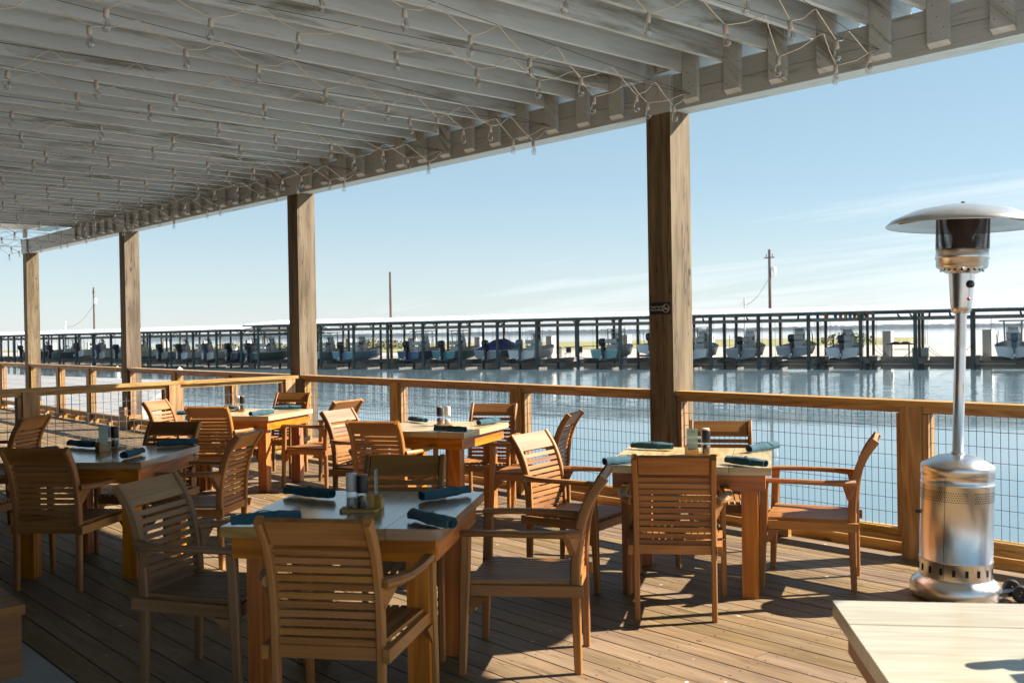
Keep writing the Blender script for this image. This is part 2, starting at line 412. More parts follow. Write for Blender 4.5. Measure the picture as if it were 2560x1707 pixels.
LD = Vector((-.516, -.856, -.765)).normalized()
sl = bpy.data.lights.new('sun', 'SUN'); sl.energy = 5.0; sl.angle = R(.53); sl.color = (1.0, .945, .86)
so = bpy.data.objects.new('sun', sl); COL.objects.link(so); so.rotation_euler = LD.to_track_quat('-Z', 'Y').to_euler()
wd = bpy.data.worlds.new('World'); scn.world = wd; wd.use_nodes = True
nt = wd.node_tree; nt.nodes.clear(); N = NT(nt)
wo = N.n('ShaderNodeOutputWorld'); bg = N.n('ShaderNodeBackground'); N.link(bg.outputs[0], wo.inputs[0])
sky = N.n('ShaderNodeTexSky', sky_type='NISHITA'); sky.sun_disc = False
sky.sun_elevation = math.asin(-LD.z); sky.sun_rotation = math.atan2(-LD.x, -LD.y)
sky.air_density = 1.0; sky.dust_density = 0.0; sky.ozone_density = 2.5
tc = N.n('ShaderNodeTexCoord'); sp = N.n('ShaderNodeSeparateXYZ'); N.link(tc.outputs['Generated'], sp.inputs[0])
den = N.math('ADD', N.math('MAXIMUM', sp.outputs[2], 0), .09)
px = N.math('DIVIDE', sp.outputs[0], den); py = N.math('DIVIDE', sp.outputs[1], den)
mp = N.n('ShaderNodeMapping'); N.link(N.comb(px, py, 0), mp.inputs[0]); mp.inputs['Rotation'].default_value = (0, 0, R(-41)); mp.inputs['Scale'].default_value = (.28, 1.25, 1)
n1 = N.noise(mp.outputs[0], 1.05, 8, .62, .55); n2 = N.noise(N.comb(px, py, 3.3), .22, 2, .5)
cl = N.math('ADD', N.math('MULTIPLY', n1, .62), N.math('MULTIPLY', n2, .45))
# more cirrus towards the sun side (+x +y), less overhead
side = N.math('ADD', N.math('MULTIPLY', sp.outputs[0], .30), N.math('MULTIPLY', sp.outputs[1], .30))
cl = N.math('ADD', cl, N.math('SUBTRACT', N.math('MULTIPLY', side, .62), N.math('MULTIPLY', sp.outputs[2], 1.0)))
cf = N.ramp(cl, [(.50, (0, 0, 0)), (.62, (.40, .40, .40)), (.76, (.9, .9, .9))])
veil = N.ramp(sp.outputs[2], [(0, (.75, .75, .75)), (.06, (.62, .62, .62)), (.30, (.55, .55, .55)), (1, (.1, .1, .1))])
vcol = N.ramp(sp.outputs[2], [(0, (4.7, 5.3, 5.85)), (.14, (3.25, 4.5, 5.1)), (.32, (2.75, 4.25, 4.45))])
skc = N.mix(cf, N.mix(veil, sky.outputs[0], vcol), (7.6, 7.9, 8.2))
N.link(skc, bg.inputs[0]); bg.inputs[1].default_value = .059
scn.view_settings.view_transform = 'Standard'; scn.view_settings.look = 'None'
scn.view_settings.exposure = 1.35; scn.view_settings.gamma = 1
cy = scn.cycles; cy.use_denoising = True; cy.max_bounces = 8; cy.diffuse_bounces = 1; cy.glossy_bounces = 4
cy.transparent_max_bounces = 24; cy.transmission_bounces = 4; cy.caustics_reflective = True; cy.blur_glossy = .3; cy.caustics_refractive = False
cy.sample_clamp_indirect = 8
scn.render.engine = 'CYCLES'

# ------------------------------------------------------------------ setting
WZ = -1.3
def sheet(name, P, mat, z=None):
    b = MB(); b.poly([Vector((p[0], p[1], p[2] if len(p) > 2 else z)) for p in P], 0); return struct(b.build(name, mat))
sheet('water', [(-4000, -1500), (1500, -1500), (1500, 4000), (-4000, 4000)], M['water'], WZ)
# sea bed far below closes the scene to the horizon
D1 = Vector((.91959, .39287, 0)); N1 = Vector((-.39287, .91959, 0)); D2 = Vector((.99124, .13205, 0)); N2 = Vector((-.13205, .99124, 0)); O = Vector((-85.9, 43.9, 0))
def p1(s, o, z=0): return O + D1 * s + N1 * o + Vector((0, 0, z))
def p2(s, o, z=0): return O + D2 * s + N2 * o + Vector((0, 0, z))
# the quay: concrete apron behind the slips, with a bulkhead face
b = MB()
LZ = -.78
P = [p2(-170, 9.3), p2(0, 9.3), p1(0, 9.3), p1(130, 9.3), p1(130, 50), p1(60, 62), p1(25, 62), p1(-2, 34), p2(-6, 34), p2(-170, 34)]
b.prism([Vector((q.x, q.y, LZ)) for q in P], (0, 0, -1.2)); struct(b.build('quay', M['lot']))
b = MB()
P = [p2(-172, 34.3), p2(-6, 34.3), p1(-2, 34.3), p1(24, 61), p1(40, 62.5), p1(50, 150), p1(15, 160), p2(-172, 70)]
b.prism([Vector((q.x, q.y, LZ + .05)) for q in P], (0, 0, -1.2)); struct(b.build('grass_bank', M['grass']))
b = MB()
P = [(-16.4, 7.0), (-26, 9.5), (-47.8, 20.0), (-62, 17.6), (-150, 15), (-150, -45), (-34, -45), (-34, 5), (-16.4, 5)]
b.prism([Vector((x, y, -.5)) for x, y in P], (0, 0, -1.5)); struct(b.build('shell_lot', M['shell']))
# far shore
b = MB()
rr = random.Random(3); prev = None; row = []
for i in range(700):
    a = R(60 + 100 * i / 699); d = 2300
    row.append((Vector((d * math.cos(a), d * math.sin(a), WZ)), 3.0 + 2.2 * rr.random() + 2.5 * max(0, math.sin(i * .05 + rr.random() * .4)) * rr.random()))
V = []
for q, hh in row: V += [q, q + Vector((0, 0, 2.2 + hh))]; 
for q, hh in row: V += [q * 1.06 + Vector((0, 0, 0)), q * 1.06 + Vector((0, 0, 2.2 + hh))]
n_ = len(row); F = []
for i in range(n_ - 1):
    F.append((2 * i, 2 * i + 2, 2 * i + 3, 2 * i + 1)); F.append((2 * i + 1, 2 * i + 3, 2 * n_ + 2 * i + 3, 2 * n_ + 2 * i + 1))
b.add(V, F, [[(0, 0)] * 4] * len(F)); fs = b.build('far_shore', plain('far_shore_trees', (.20, .23, .235), .9, var=.35, scale=.02)); struct(fs)

# deck boards (pattern inside one setting mesh)
b = MB(); rr = random.Random(11); y = 1.47; k = 0
while y < 6.37:
    x = -32.0 - rr.random() * 3
    while x < 4.5:
        L = rr.choice((3.66, 4.27, 4.88)); x2 = min(x + L, 4.7)
        b.box(((x + x2) / 2, y + .0685, -.019 + rr.uniform(-.0008, .0008)), (x2 - x - .004, .1335, .038)); x = x2
    y += .1425
y = 1.47
while y < 6.3:
    for k in range(24):
        for dy in (.028, .106):
            q = Vector((-9.2 + .406 * k + rr.uniform(-.006, .006), y + dy + rr.uniform(-.004, .004), .0012)); e_ = .0048
            b.add([q + Vector((e_ * math.cos(a), e_ * math.sin(a), 0)) for a in [PI / 3 * i for i in range(6)]], [(0, 1, 2, 3, 4, 5)], [[(0, 0)] * 6], 1)
    y += .1425
struct(b.build('deck', [M['deck'], M['hook']], bevel=.003))
b = MB(); b.box((-13.5, 3.92, -.16), (37, 5.0, .2)); b.box((-13.5, 6.48, -.12), (37, .05, .22)); struct(b.build('deck_underside', M['greywood']))
b = MB(); b.box((-13.5, -1.27, -.1), (37, 5.46, .2)); b.box((11, -1.0, -.11), (11.9, 14.8, .2)); struct(b.build('patio_floor', M['concrete']))  # second slab is unseen, added to bounce sunlight onto the front chair

# ------------------------------------------------------------------ pavilion: beam, rafters, posts
PX = [(-5.194, 1), (-11.237, 1), (-17.159, 1), (-22.853, 1), (.75, 1)]
def bz(x): return 3.300 + (-2.5 - x) * .0062
pav = thing('pavilion', 'white painted timber pavilion roof on brown square posts over the deck', 'pavilion', (0, 0, 0))
b = MB(); x = -23.35
while x < .5:
    x2 = min(x + 4.0, .5)
    for z0, z1 in ((.0, .142), (.146, .288)):
        za = bz((x + x2) / 2); 
        b.bar((x + .001, 6.44, za + (z0 + z1) / 2 + (bz(x) - za)), (x2 - .001, 6.44, za + (z0 + z1) / 2 + (bz(x2) - za)), .2, z1 - z0)
    x = x2
b.build('beam', M['beamwhite'], pav, bevel=.004)
for k in range(-1, 50):
    xs = -5.06 - .4 * k + .4 * 12
    if xs > .35 or xs < -23.2: continue
    z = bz(xs); xr = xs - .021
    b = MB(); b.bar((xr, -3.9, z + .288 + .12), (xr, 6.9, z + .288 + .12), .04, .236); b.build('rafter', M['white'], pav, bevel=.003)
    if any(px_ - .30 < xs + .07 < px_ + .02 for px_, _ in PX): continue
    b = MB(); zt = z + .52; zb = z + .035
    b.prism([(xs + .001, 6.298, zt), (xs + .001, 6.298, zb + .022), (xs + .001, 6.338, zb - .006), (xs + .001, 6.338, zt)], (.142, 0, 0))
    if xs > -11:
        for nx, nz in ((.03, .08), (.11, .10), (.07, .17), (.035, .25), (.115, .27)):
            q = Vector((xs + nx + random.uniform(-.01, .01), 6.2974, zb + nz + random.uniform(-.02, .02))); e_ = .0035
            b.add([q + Vector((-e_, 0, -e_)), q + Vector((e_, 0, -e_)), q + Vector((e_, 0, e_)), q + Vector((-e_, 0, e_))], [(0, 1, 2, 3)], [[(0, 0)] * 4], 1)
    b.build('hanger_block', [M['white'], M['hook']], pav)
b = MB(); y = -4.0
while y < 6.55:
    b.bar((-23.4, y + .1, bz(-23.4) + .53 + .012), (.5, y + .1, bz(.5) + .53 + .012), .197, .022); y += .2
b.build('roof_boards', M['white'], pav)
b = MB(); b.bar((-23.4, 6.78, bz(-23.4) + .53 + .012), (.5, 6.78, bz(.5) + .53 + .012), .36, .022); b.build('soffit', M['teal'], pav)
b = MB(); b.bar((-23.45, 1.48, bz(-23.4) + .57), (.55, 1.48, bz(.5) + .57), 11.0, .03); b.build('roof_sheet', M['roofwhite'], pav)
for i, (x, _) in enumerate(PX):
    zt = bz(x) - .002
    b = MB(); b.box((x - .125, 6.425, zt / 2 - .15), (.25, .25, zt + .3)); po = b.build('post', M['post'], pav, bevel=.008)
    b = MB(); b.box((x - .125, 6.319, zt + .14), (.262, .042, .30), grain=2); b.box((x - .125, 6.319, zt + .42), (.20, .042, .18), grain=2)
    b.build('post_head', M['white'], po, bevel=.003)
    if x < -10:
        b = MB(); b.box((x - .125, 6.285, .12), (.31, .05, .24)); b.box((x + .022, 6.425, .12), (.05, .24, .24)); b.box((x - .125, 6.27, .31), (.27, .05, .14)); b.build('base_block', M['pine'], po, bevel=.004)

# unseen dark wall, added to keep open sky from lighting the shaded deck
b = MB(); b.box((-11.4, -4.15, 1.7), (24.2, .2, 4.2)); tag(b.build('unseen_shade_wall', plain('dark_wall_boards', (.06, .06, .058), .8)), 'unseen dark wall added to deepen the shade on the deck', 'wall')

# ------------------------------------------------------------------ railings
def wires(b, x0, x1, y, z0, z1, dx, dz, r=.0016):
    n = max(2, round((x1 - x0) / dx))
    for i in range(n + 1):
        x = x0 + (x1 - x0) * i / n; b.box((x, y, (z0 + z1) / 2), (2 * r, 2 * r, z1 - z0))
    m_ = max(2, round((z1 - z0) / dz))
    for j in range(m_ + 1):
        z = z0 + (z1 - z0) * j / m_; b.box(((x0 + x1) / 2, y - 2 * r, z), (x1 - x0, 2 * r, 2 * r))
def railing(A, B, posts, label, dx=.05, dz=.1, feet=False, pw=.14, endL=False, r=.0016, ext0=0, ext1=0):
    A = Vector(A); B = Vector(B); L = (B - A).length; rz = math.atan2(B.y - A.y, B.x - A.x)
    t = thing('railing', label, 'railing', (A.x, A.y, -.018), rz)
    b = MB(); x = -ext0
    while x < L + ext1:
        x2 = min(x + 4.9, L + ext1); b.box(((x + x2) / 2, 0, 1.0485), (x2 - x - .003, .145, .037)); x = x2
    b.build('cap_rail', M['pine'], t, bevel=.005)
    ed = [0] + [q for p in posts for q in (p - pw / 2, p + pw / 2)] + [L]
    top = MB(); bot = MB(); wi = MB()
    for i in range(0, len(ed), 2):
        a, c = ed[i], ed[i + 1]
        if c - a < .1: continue
        top.box(((a + c) / 2, 0, 1.008), (c - a - .004, .09, .043)); bot.box(((a + c) / 2, 0, .187), (c - a - .004, .09, .04)); bot.box(((a + c) / 2, .01, .139), (c - a - .004, .04, .055))
        for e, sgn in ((a, 1), (c, -1)):
            fr = MB(); fr.box((e + sgn * .021, 0, .595), (.038, .088, .77), grain=2); fr.build('frame_upright', M['pine'], t, bevel=.003)
        wires(wi, a + .042, c - .042, -.01, .21, .985, dx, dz, r)
        if feet:
            for q in (a + .15, (a + c) / 2, c - .15):
                ft = MB(); ft.prism([(q - .05, -.045, .108), (q - .05, .045, .108), (q - .05, .03, .018), (q - .05, -.03, .018)], (.1, 0, 0)); ft.build('support_block', M['pine'], t)
        else:
            q = (a + c) / 2; ft = MB(); ft.box((q, .01, .062), (.09, .04, .088)); ft.build('support_block', M['pine'], t)
    top.build('top_rail', M['pine'], t, bevel=.003); bot.build('bottom_rail', M['pine'], t, bevel=.003)
    wi.build('wire_mesh', M['wire'], t)
    for p in posts:
        b = MB(); b.box((p, 0, .415), (pw - .002, .14, 1.228), grain=2); b.build('post', M['pine'], t, bevel=.005)
    return t
YR = 6.385
railing((-5.193, YR, 0), (.499, YR, 0), [1.98, 3.98], 'wire mesh deck railing running behind the steel patio heater')
railing((-11.236, YR, 0), (-5.445, YR, 0), [2.04, 4.08], 'wire mesh deck railing from signed post to the next post, behind middle tables')
railing((-17.158, YR, 0), (-11.488, YR, 0), [1.9, 3.8], 'outer wire mesh railing of the walkway, second bay left of the tables', feet=True)
railing((-22.852, YR, 0), (-17.41, YR, 0), [1.85, 3.65], 'outer wire mesh railing of the walkway between the two farthest posts', feet=True)
railing((-31.5, YR, 0), (-23.104, YR, 0), [2.1, 4.2, 6.3], 'outer wire mesh railing beyond the farthest post at left edge', feet=True)
railing((-11.30, 6.27, 0), (-10.73, -1.2, 0), [.12, 1.66, 3.25, 4.85, 6.4], 'inner wire mesh railing that divides the seating from the walkway', dx=.088, dz=.105, r=.0021)
# kerb timber along the deck edge
for x0, x1, lab in ((-5.19, .4, 'along the deck edge behind the heater'), (-11.23, -5.45, 'along the deck edge behind the middle tables'), (-17.15, -11.49, 'along the walkway edge left of the second post'), (-22.85, -17.42, 'along the walkway edge between the two farthest posts')):
    b = MB(); b.box(((x0 + x1) / 2, 6.535, .02), (x1 - x0, .085, .085)); tag(b.build('edge_kerb', M['pine'], None, bevel=.004), 'low pine kerb timber ' + lab, 'kerb', 'kerb timbers on the deck edge')

# no-smoking sign on the nearest post
t = thing('no_smoking_sign', 'small black no smoking sign on the nearest brown post', 'sign', (-5.322, 6.2985, 1.72))
b = MB(); b.box((0, -.003, 0), (.212, .006, .095)); b.build('plate', M['signblk'], t, bevel=.001)
def text(body, size, loc, name, mat, parent, align='LEFT', rx=PI / 2, rz=0):
    cu = bpy.data.curves.new(name, 'FONT'); cu.body = body; cu.size = size; cu.align_x = align; cu.extrude = .0006
    tmp = bpy.data.objects.new(name + '_tmp', cu); COL.objects.link(tmp)
    dg = bpy.context.evaluated_depsgraph_get(); me = bpy.data.meshes.new_from_object(tmp.evaluated_get(dg)); bpy.data.objects.remove(tmp)
    me.materials.clear(); me.materials.append(mat)
    o = bpy.data.objects.new(name, me); COL.objects.link(o); o.parent = parent; o.location = loc; o.rotation_euler = (rx, 0, rz); return o
text('Thank You For\nNot Smoking', .0235, (-.1, -.0075, .006), 'lettering', M['signwht'], t)
b = MB(); MM = Matrix.Rotation(PI / 2, 3, 'X')
b.lathe([(.030, -.0008), (.035, -.0008), (.035, .0008), (.030, .0008), (.030, -.0008)], 28, (.066, -.0075, 0), M=MM)
b.bar((.045, -.0075, .021), (.087, -.0075, -.021), .0016, .005, (1, 0, 1)); b.box((.066, -.0078, -.004), (.04, .0012, .007)); b.box((.090, -.0078, .006), (.0025, .0012, .012)); b.build('symbol', M['signwht'], t)

# ------------------------------------------------------------------ string lights
def frustum(P):
    d = Vector(P) - Vector((0, 0, H)); z = d.dot(fw2)
    if z < .3: return False
    return abs(d.dot(rt3) / z) < .56 and abs(d.dot(up3) / z) < .40
sock = MB(); sock.lathe([(.0, .0), (.011, .0), (.0145, -.006), (.0155, -.046), (.0135, -.05), (0, -.05)], 12)
bul = MB(); bul.lathe([(.0125, -.05), (.0145, -.06), (.0215, -.08), (.0235, -.095), (.021, -.112), (.013, -.123), (.0, -.126)], 14)
fil = MB(); fil.tube([(-.006, 0, -.06), (-.008, 0, -.1), (0, .004, -.066), (.008, 0, -.1), (.006, 0, -.06)], .0013, 4)
protoB = None; rr = random.Random(5); si = 0
OR = ('first', 'second', 'third')
HK = ['beam hook right of the signed post', 'beam hook beside the signed post'] + [q + ' beam hook left of the signed post' for q in OR] + ['beam hook beside the second post'] + [q + ' beam hook left of the second post' for q in OR] + ['beam hook beside the third post'] + [q + ' beam hook left of third post' for q in OR] + ['beam hook at the farthest post']
for i in range(0, 14):
    hx = -3.39 - 1.6 * i
    if hx < -23.4: continue
    for (dx0, dx1, wh) in ((.0, 1.55 + rr.uniform(-.2, .2), 0), (-.12, -.5 + rr.uniform(-.15, .15), 1)):
        z0 = bz(hx) + .095; A = Vector((hx, 6.285, z0)); B = Vector((hx + dx1, -2.5, z0 + .06))
        pts = []; Lt = (B - A).length; tdir = (B - A) / Lt; s = .22 + .12 * wh + rr.uniform(-.04, .04); bulbs = []; peaks = [A.copy()]
        while s < Lt - .3:
            q = A + tdir * s
            bulbs.append(q + Vector((rr.uniform(-.02, .02) + (dx0 if s < 1 else dx0 * .5), rr.uniform(-.02, .02), -.125 + rr.uniform(-.05, .035) - (.0 if s < 1.0 else 0))))
            peaks.append(A + tdir * (s + .30) + Vector((0, 0, -.006)))
            s += .60 + rr.uniform(-.06, .06)
        vis = [k for k, q in enumerate(bulbs) if frustum(q - Vector((0, 0, .06)))]
        if not vis: continue
        if rr.random() < .0: continue
        t = thing('string_light', 'placeholder', 'string light', A, 0, 'string lights under the pavilion rafters'); si += 1
        t['label'] = 'bulb string ' + ('running straight back' if wh else 'slanting right') + ' from the ' + HK[i]
        b = MB(); b.tube([(0, 0, 0), (B - A) * .5 + Vector((0, 0, -.01)), B - A], .0022, 4); b.build('support_cable', M['cable'], t)
        b = MB(); cp = []
        for k in range(len(bulbs)):
            a = peaks[k] - A; c = peaks[k + 1] - A; q = bulbs[k] - A
            m1 = a.lerp(q, .5) + Vector((0, 0, -.018 + rr.uniform(-.01, .008))); m2 = q.lerp(c, .5) + Vector((0, 0, -.006 + rr.uniform(-.01, .012)))
            cp += [a, a.lerp(q, .18) + Vector((0, 0, .0)), m1, q + Vector((0, .004, .002)), m2]
        b.tube([p for p in cp], .0035, 5, side=(1, 0, 0)); b.build('cord', M['cord'], t)
        b = MB(); b.tube([(0, .05, 0), (0, 0, 0), (0, -.012, -.012)], .004, 5); b.build('hook', M['hook'], t)
        for k in vis:
            q = bulbs[k] - A
            if protoB is None:
                s1 = sock.build('bulb_socket', M['socket'], t); b1 = bul.build('bulb', M['bulb'], s1); f1 = fil.build('filament', M['filament'], s1); protoB = (s1, b1, f1); o = s1
            else:
                o = protoB[0].copy(); COL.objects.link(o); o.parent = t
                for ch in protoB[1:]:
                    c = ch.copy(); COL.objects.link(c); c.parent = o
            o.location = q; o.rotation_euler = (rr.uniform(-.12, .12), rr.uniform(-.12, .12), rr.uniform(0, 3))

# ------------------------------------------------------------------ chairs
def make_chair():
    t = thing('armchair', 'x', 'armchair', (0, 0, 0), 0, 'slatted teak armchairs round the deck tables')
    SP = [(-.262, .0), (-.258, .2), (-.254, .40), (-.258, .52), (-.272, .63), (-.300, .73), (-.338, .81), (-.392, .885)]
    def yb(z):
        for (y0, z0), (y1, z1) in zip(SP, SP[1:]):
            if z <= z1: return y0 + (y1 - y0) * (z - z0) / (z1 - z0)
        return SP[-1][0]
    for sx in (-1, 1):
        b = MB(); P = [(sx * .203, y, z) for y, z in SP]
        # finer curve
        Q = []
        for i in range(len(P) - 1):
            for k in range(3):
                f = k / 3; a = Vector(P[i]); c = Vector(P[i + 1]); p0 = Vector(P[max(i - 1, 0)]); p3 = Vector(P[min(i + 2, len(P) - 1)])
                Q.append(.5 * ((2 * a) + (c - p0) * f + (2 * p0 - 5 * a + 4 * c - p3) * f * f + (3 * a - 3 * c + p3 - p0) * f ** 3))
        Q.append(Vector(P[-1]))
        sc = [(1, .80 + .3 * min(1, q.z / .4)) if q.z < .75 else (1, 1.1) for q in Q]
        b.sweep(Q, b.rsec(.030, .042, .18), (1, 0, 0), scale=sc); b.build('rear_leg', M['teak'], t)
    for sx in (-1, 1):
        b = MB(); P = [(sx * .272, .258, 0), (sx * .272, .250, .2), (sx * .270, .242, .38), (sx * .270, .236, .52), (sx * .272, .232, .632)]
        b.sweep(P, b.rsec(.032, .044, .18), (1, 0, 0), scale=[(.9, .78), (.95, .9), (1, 1.1), (1, 1.05), (1.05, 1.1)])
        b.prism([(sx * .256, .215, .352), (sx * .256, .14, .352), (sx * .256, .222, .27)], (sx * .02, 0, 0)); b.build('front_leg', M['teak'], t)
    for sx in (-1, 1):
        b = MB(); P = [(sx * .274, .262, .640), (sx * .279, .22, .642), (sx * .287, .1, .643), (sx * .289, -.03, .642), (sx * .280, -.14, .640), (sx * .258, -.215, .638), (sx * .222, -.270, .636)]
        Q = [Vector(p) for p in P]
        b.sweep(Q, b.rsec(.050, .026, .35), (1, 0, 0), scale=[(.9, .9), (1, 1), (1, 1), (1, 1), (1.02, 1.1), (1.0, 1.35), (.95, 1.5)])
        b.prism([(sx * .214, -.288, .626), (sx * .262, -.235, .626), (sx * .214, -.262, .53)], (0, .03, 0)); b.build('armrest', M['teak'], t)
    b = MB(); Q = [(0, yb(z) + .004, z) for z in (.79, .815, .84, .865, .886)]
    b.sweep([Vector(q) for q in Q], b.rsec(.378, .022, .3), (1, 0, 0)); 
    # grain must run sideways: rebuild uv
    b.uv = [[(v, u) for u, v in f] for f in b.uv]
    b.build('top_rail', M['teak'], t)
    b = MB()
    for k in range(11):
        z = .414 + .0343 * k; y0, y1 = yb(z - .012), yb(z + .012)
        b.bar((-.189, (y0 + y1) / 2 + .004, z), (.189, (y0 + y1) / 2 + .004, z), .013, .0245, up=(0, y1 - y0, .024))
    b.build('backrest', M['teak'], t, bevel=.003)
    b = MB()
    for k in range(13):
        x = -.228 + .038 * k; yf = .262 + 0
        b.bar((x * .86, -.236, .414 - .006 * (1 - (k - 6) ** 2 / 36)), (x * 1.02, yf - .03, .414), .0275, .015)
    b.build('seat', M['teak'], t, bevel=.003)
    b = MB(); b.box((0, -.254, .378), (.376, .026, .048)); b.box((0, .232, .378), (.508, .026, .052))
    for sx in (-1, 1): b.bar((sx * .232, -.292, .379), (sx * .252, .215, .379), .026, .050)
    b.build('seat_frame', M['teak'], t, bevel=.004)
    return t
T = {'1': ((-3.838, 2.461), 40, 0), '2': ((-3.890, 4.893), 34, 0), '3': ((-6.774, 5.086), 27, 0), '4': ((-9.579, 4.79), 33, 0), '5': ((-6.963, 2.402), 44, 0), '6': ((-.877, 2.512), 41, 1), '7': ((-10.02, 1.70), 43, 0)}
# chairs: centre of the top of the back, facing angle
CH = [
 (-3.129, 1.795, 129, 'teak armchair with its back to the camera at the shaded front table'),
 (-4.606, 1.773, 32, 'greyish shaded armchair facing right on the left of the front table'),
 (-4.402, 3.093, -45, 'shaded armchair on the far side of the front table behind its salt and pepper mills'),
 (-3.215, 3.40, 219, 'side-on armchair facing left on the right of the front table'),
 (-3.327, 4.024, 129, 'teak armchair with its back to the camera at the table by the signed post'),
 (-4.783, 4.334, 15, 'armchair with sunlit back facing right at the left of the signed post table'),
 (-4.347, 5.780, -54, 'armchair facing the camera against the wire railing behind the signed post table'),
 (-3.035, 5.545, 207, 'side-on armchair facing left between the signed post table and the heater'),
 (-6.361, 4.169, 122, 'armchair with its back to the camera at the middle table before the railing'),
 (-7.591, 4.611, 21, 'armchair whose whole back is glaring white with sun, left of the middle table'),
 (-7.012, 5.933, -54, 'armchair by the railing post, far side of the middle table'),
 (-5.743, 5.717, 210, 'armchair with shaded back slats facing left at the right of the middle table'),
 (-9.010, 4.047, 130, 'golden sunlit armchair with its back to the camera at the farthest table'),
 (-10.348, 4.081, 37, 'pale sunlit armchair before the inner railing, left of the farthest table'),
 (-10.323, 5.703, -56, 'armchair against the second brown post, far side of the farthest table'),
 (-8.613, 5.366, 197, 'sunlit armchair facing left at the farthest table, behind the glaring white chair back'),
 (-6.413, 1.789, 133, 'dark shaded armchair with its back to the camera at the left table'),
 (-7.582, 3.149, -52, 'dark armchair facing the camera across the left table'),
 (-6.307, 3.138, 221, 'shaded armchair facing left on the right of the left table'),
 (-7.98, 1.42, 44, 'armchair cut by the left picture edge beside the left table'),
 (-9.118, 2.564, 223, 'brown armchair facing left beside the inner railing, behind the left table'),
]
ch0 = None
for x, y, a, lab in CH:
    f = Vector((math.cos(R(a)), math.sin(R(a)))); ox, oy = x + f.x * .385, y + f.y * .385; rz = R(a - 90)
    if ch0 is None:
        ch0 = make_chair(); ch0.location = (ox, oy, 0); ch0.rotation_euler = (0, 0, rz); ch0['label'] = lab
    else: dup(ch0, (ox, oy, 0), rz, lab)

# ------------------------------------------------------------------ tables
TL = {'1': 'shaded square plank table in the front holding four dark teal napkins', '2': 'square plank table beside the brown post with the black sign',
      '3': 'sunlit square plank table in the middle before the railing posts', '4': 'farthest square plank table, beside the second brown post', '5': 'dark square plank table at left edge in deep shade',
      '6': 'pale sunlit plank table cut off by the bottom right corner', '7': 'plank table mostly outside the left edge of the photo'}
def make_table():
    t = thing('dining_table', 'x', 'table', (0, 0, 0), 0, 'square plank dining tables on the deck')
    b = MB()
    for k in range(4): b.box((-.3525 + .235 * k, 0, .7375 + (.0006 if k % 2 else 0)), (.2322, .94, .045))
    b.build('tabletop', M['tabletop'], t, bevel=.004)
    b = MB()
    for s in (-1, 1): b.box((0, s * .415, .667), (.87, .04, .092)); b.box((s * .415, 0, .667), (.04, .786, .092))
    b.build('apron', M['apron'], t, bevel=.003)
    for sx in (-1, 1):
        for sy in (-1, 1):
            b = MB(); b.box((sx * .345, sy * .345, .357), (.092, .092, .712)); b.build('leg', M['apron'], t, bevel=.005)
    return t
tb0 = None
for k, ((x, y), a, r90) in T.items():
    rz = R(a + 90 * r90)
    if tb0 is None: tb0 = make_table(); tb0.location = (x, y, 0); tb0.rotation_euler = (0, 0, rz); tb0['label'] = TL[k]
    else: dup(tb0, (x, y, 0), rz, TL[k])

def recolour(o, a, c):
    for ch in o.children:
        for sl_ in ch.material_slots:
            if sl_.material == a: sl_.link = 'OBJECT'; sl_.material = c
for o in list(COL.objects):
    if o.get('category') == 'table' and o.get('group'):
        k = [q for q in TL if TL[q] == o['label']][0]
        if k in '234': recolour(o, M['tabletop'], M['sunlitpine'])  # tops standing in the sun get the lighter painted copies
        if k == '6': recolour(o, M['tabletop'], M['brightsunpine'])
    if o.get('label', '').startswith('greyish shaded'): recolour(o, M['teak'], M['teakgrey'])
    elif o.get('category') == 'armchair' and sum(map(ord, o['label'])) % 3 == 0: recolour(o, M['teak'], M['teakbrown'])
# ------------------------------------------------------------------ napkins
def make_napkin(seed):
    rr = random.Random(seed); b = MB(); n = 52; turns = 2.6; th = .0032; L = .255
    prof = []
    for k in range(n): a = 2 * PI * turns * k / (n - 1); prof.append((a, .007 + .0245 * k / (n - 1)))
    def ring(x, sh):
        k2 = 1 + .10 * math.sin(x * 17 + seed) + .06 * math.sin(x * 47 + seed * 2) + .04 * math.sin(x * 90 + seed)
        o = [Vector((x + sh * a * .0014, r * k2 * math.cos(a), r * k2 * .86 * max(math.sin(a) * (1 + .08 * math.sin(3 * a + x * 30 + seed)), -.86))) for a, r in prof]
        i = [Vector((x + sh * a * .0014, (r - th) * k2 * math.cos(a), (r - th) * k2 * .88 * math.sin(a))) for a, r in reversed(prof)]
        return o + i
    secs = []
    for j in range(13):
        x = -L / 2 + L * j / 12; secs.append(ring(x, (-1 if j == 0 else 1 if j == 12 else 0) * (1 if rr.random() < .8 else .3)))
    b.loft(secs, smooth=True, closed=True)
    m = 2 * n
    for q in (secs[0], secs[-1]):
        V = q; F = [(k, k + 1, m - 2 - k, m - 1 - k) for k in range(n - 1)]; b.add(V, F, [[(V[i].x, V[i].z) for i in f] for f in F])
    # loose corner folded over diagonally
    P = [Vector((-.05 + .12 * k / 8, .0335 * math.cos(R(20 + 150 * k / 8)), .031 * math.sin(R(20 + 150 * k / 8)))) for k in range(9)]
    b.tube(P, .0022, 5)
    return b
NAP = [make_napkin(s) for s in (1, 2, 3)]; napme = []
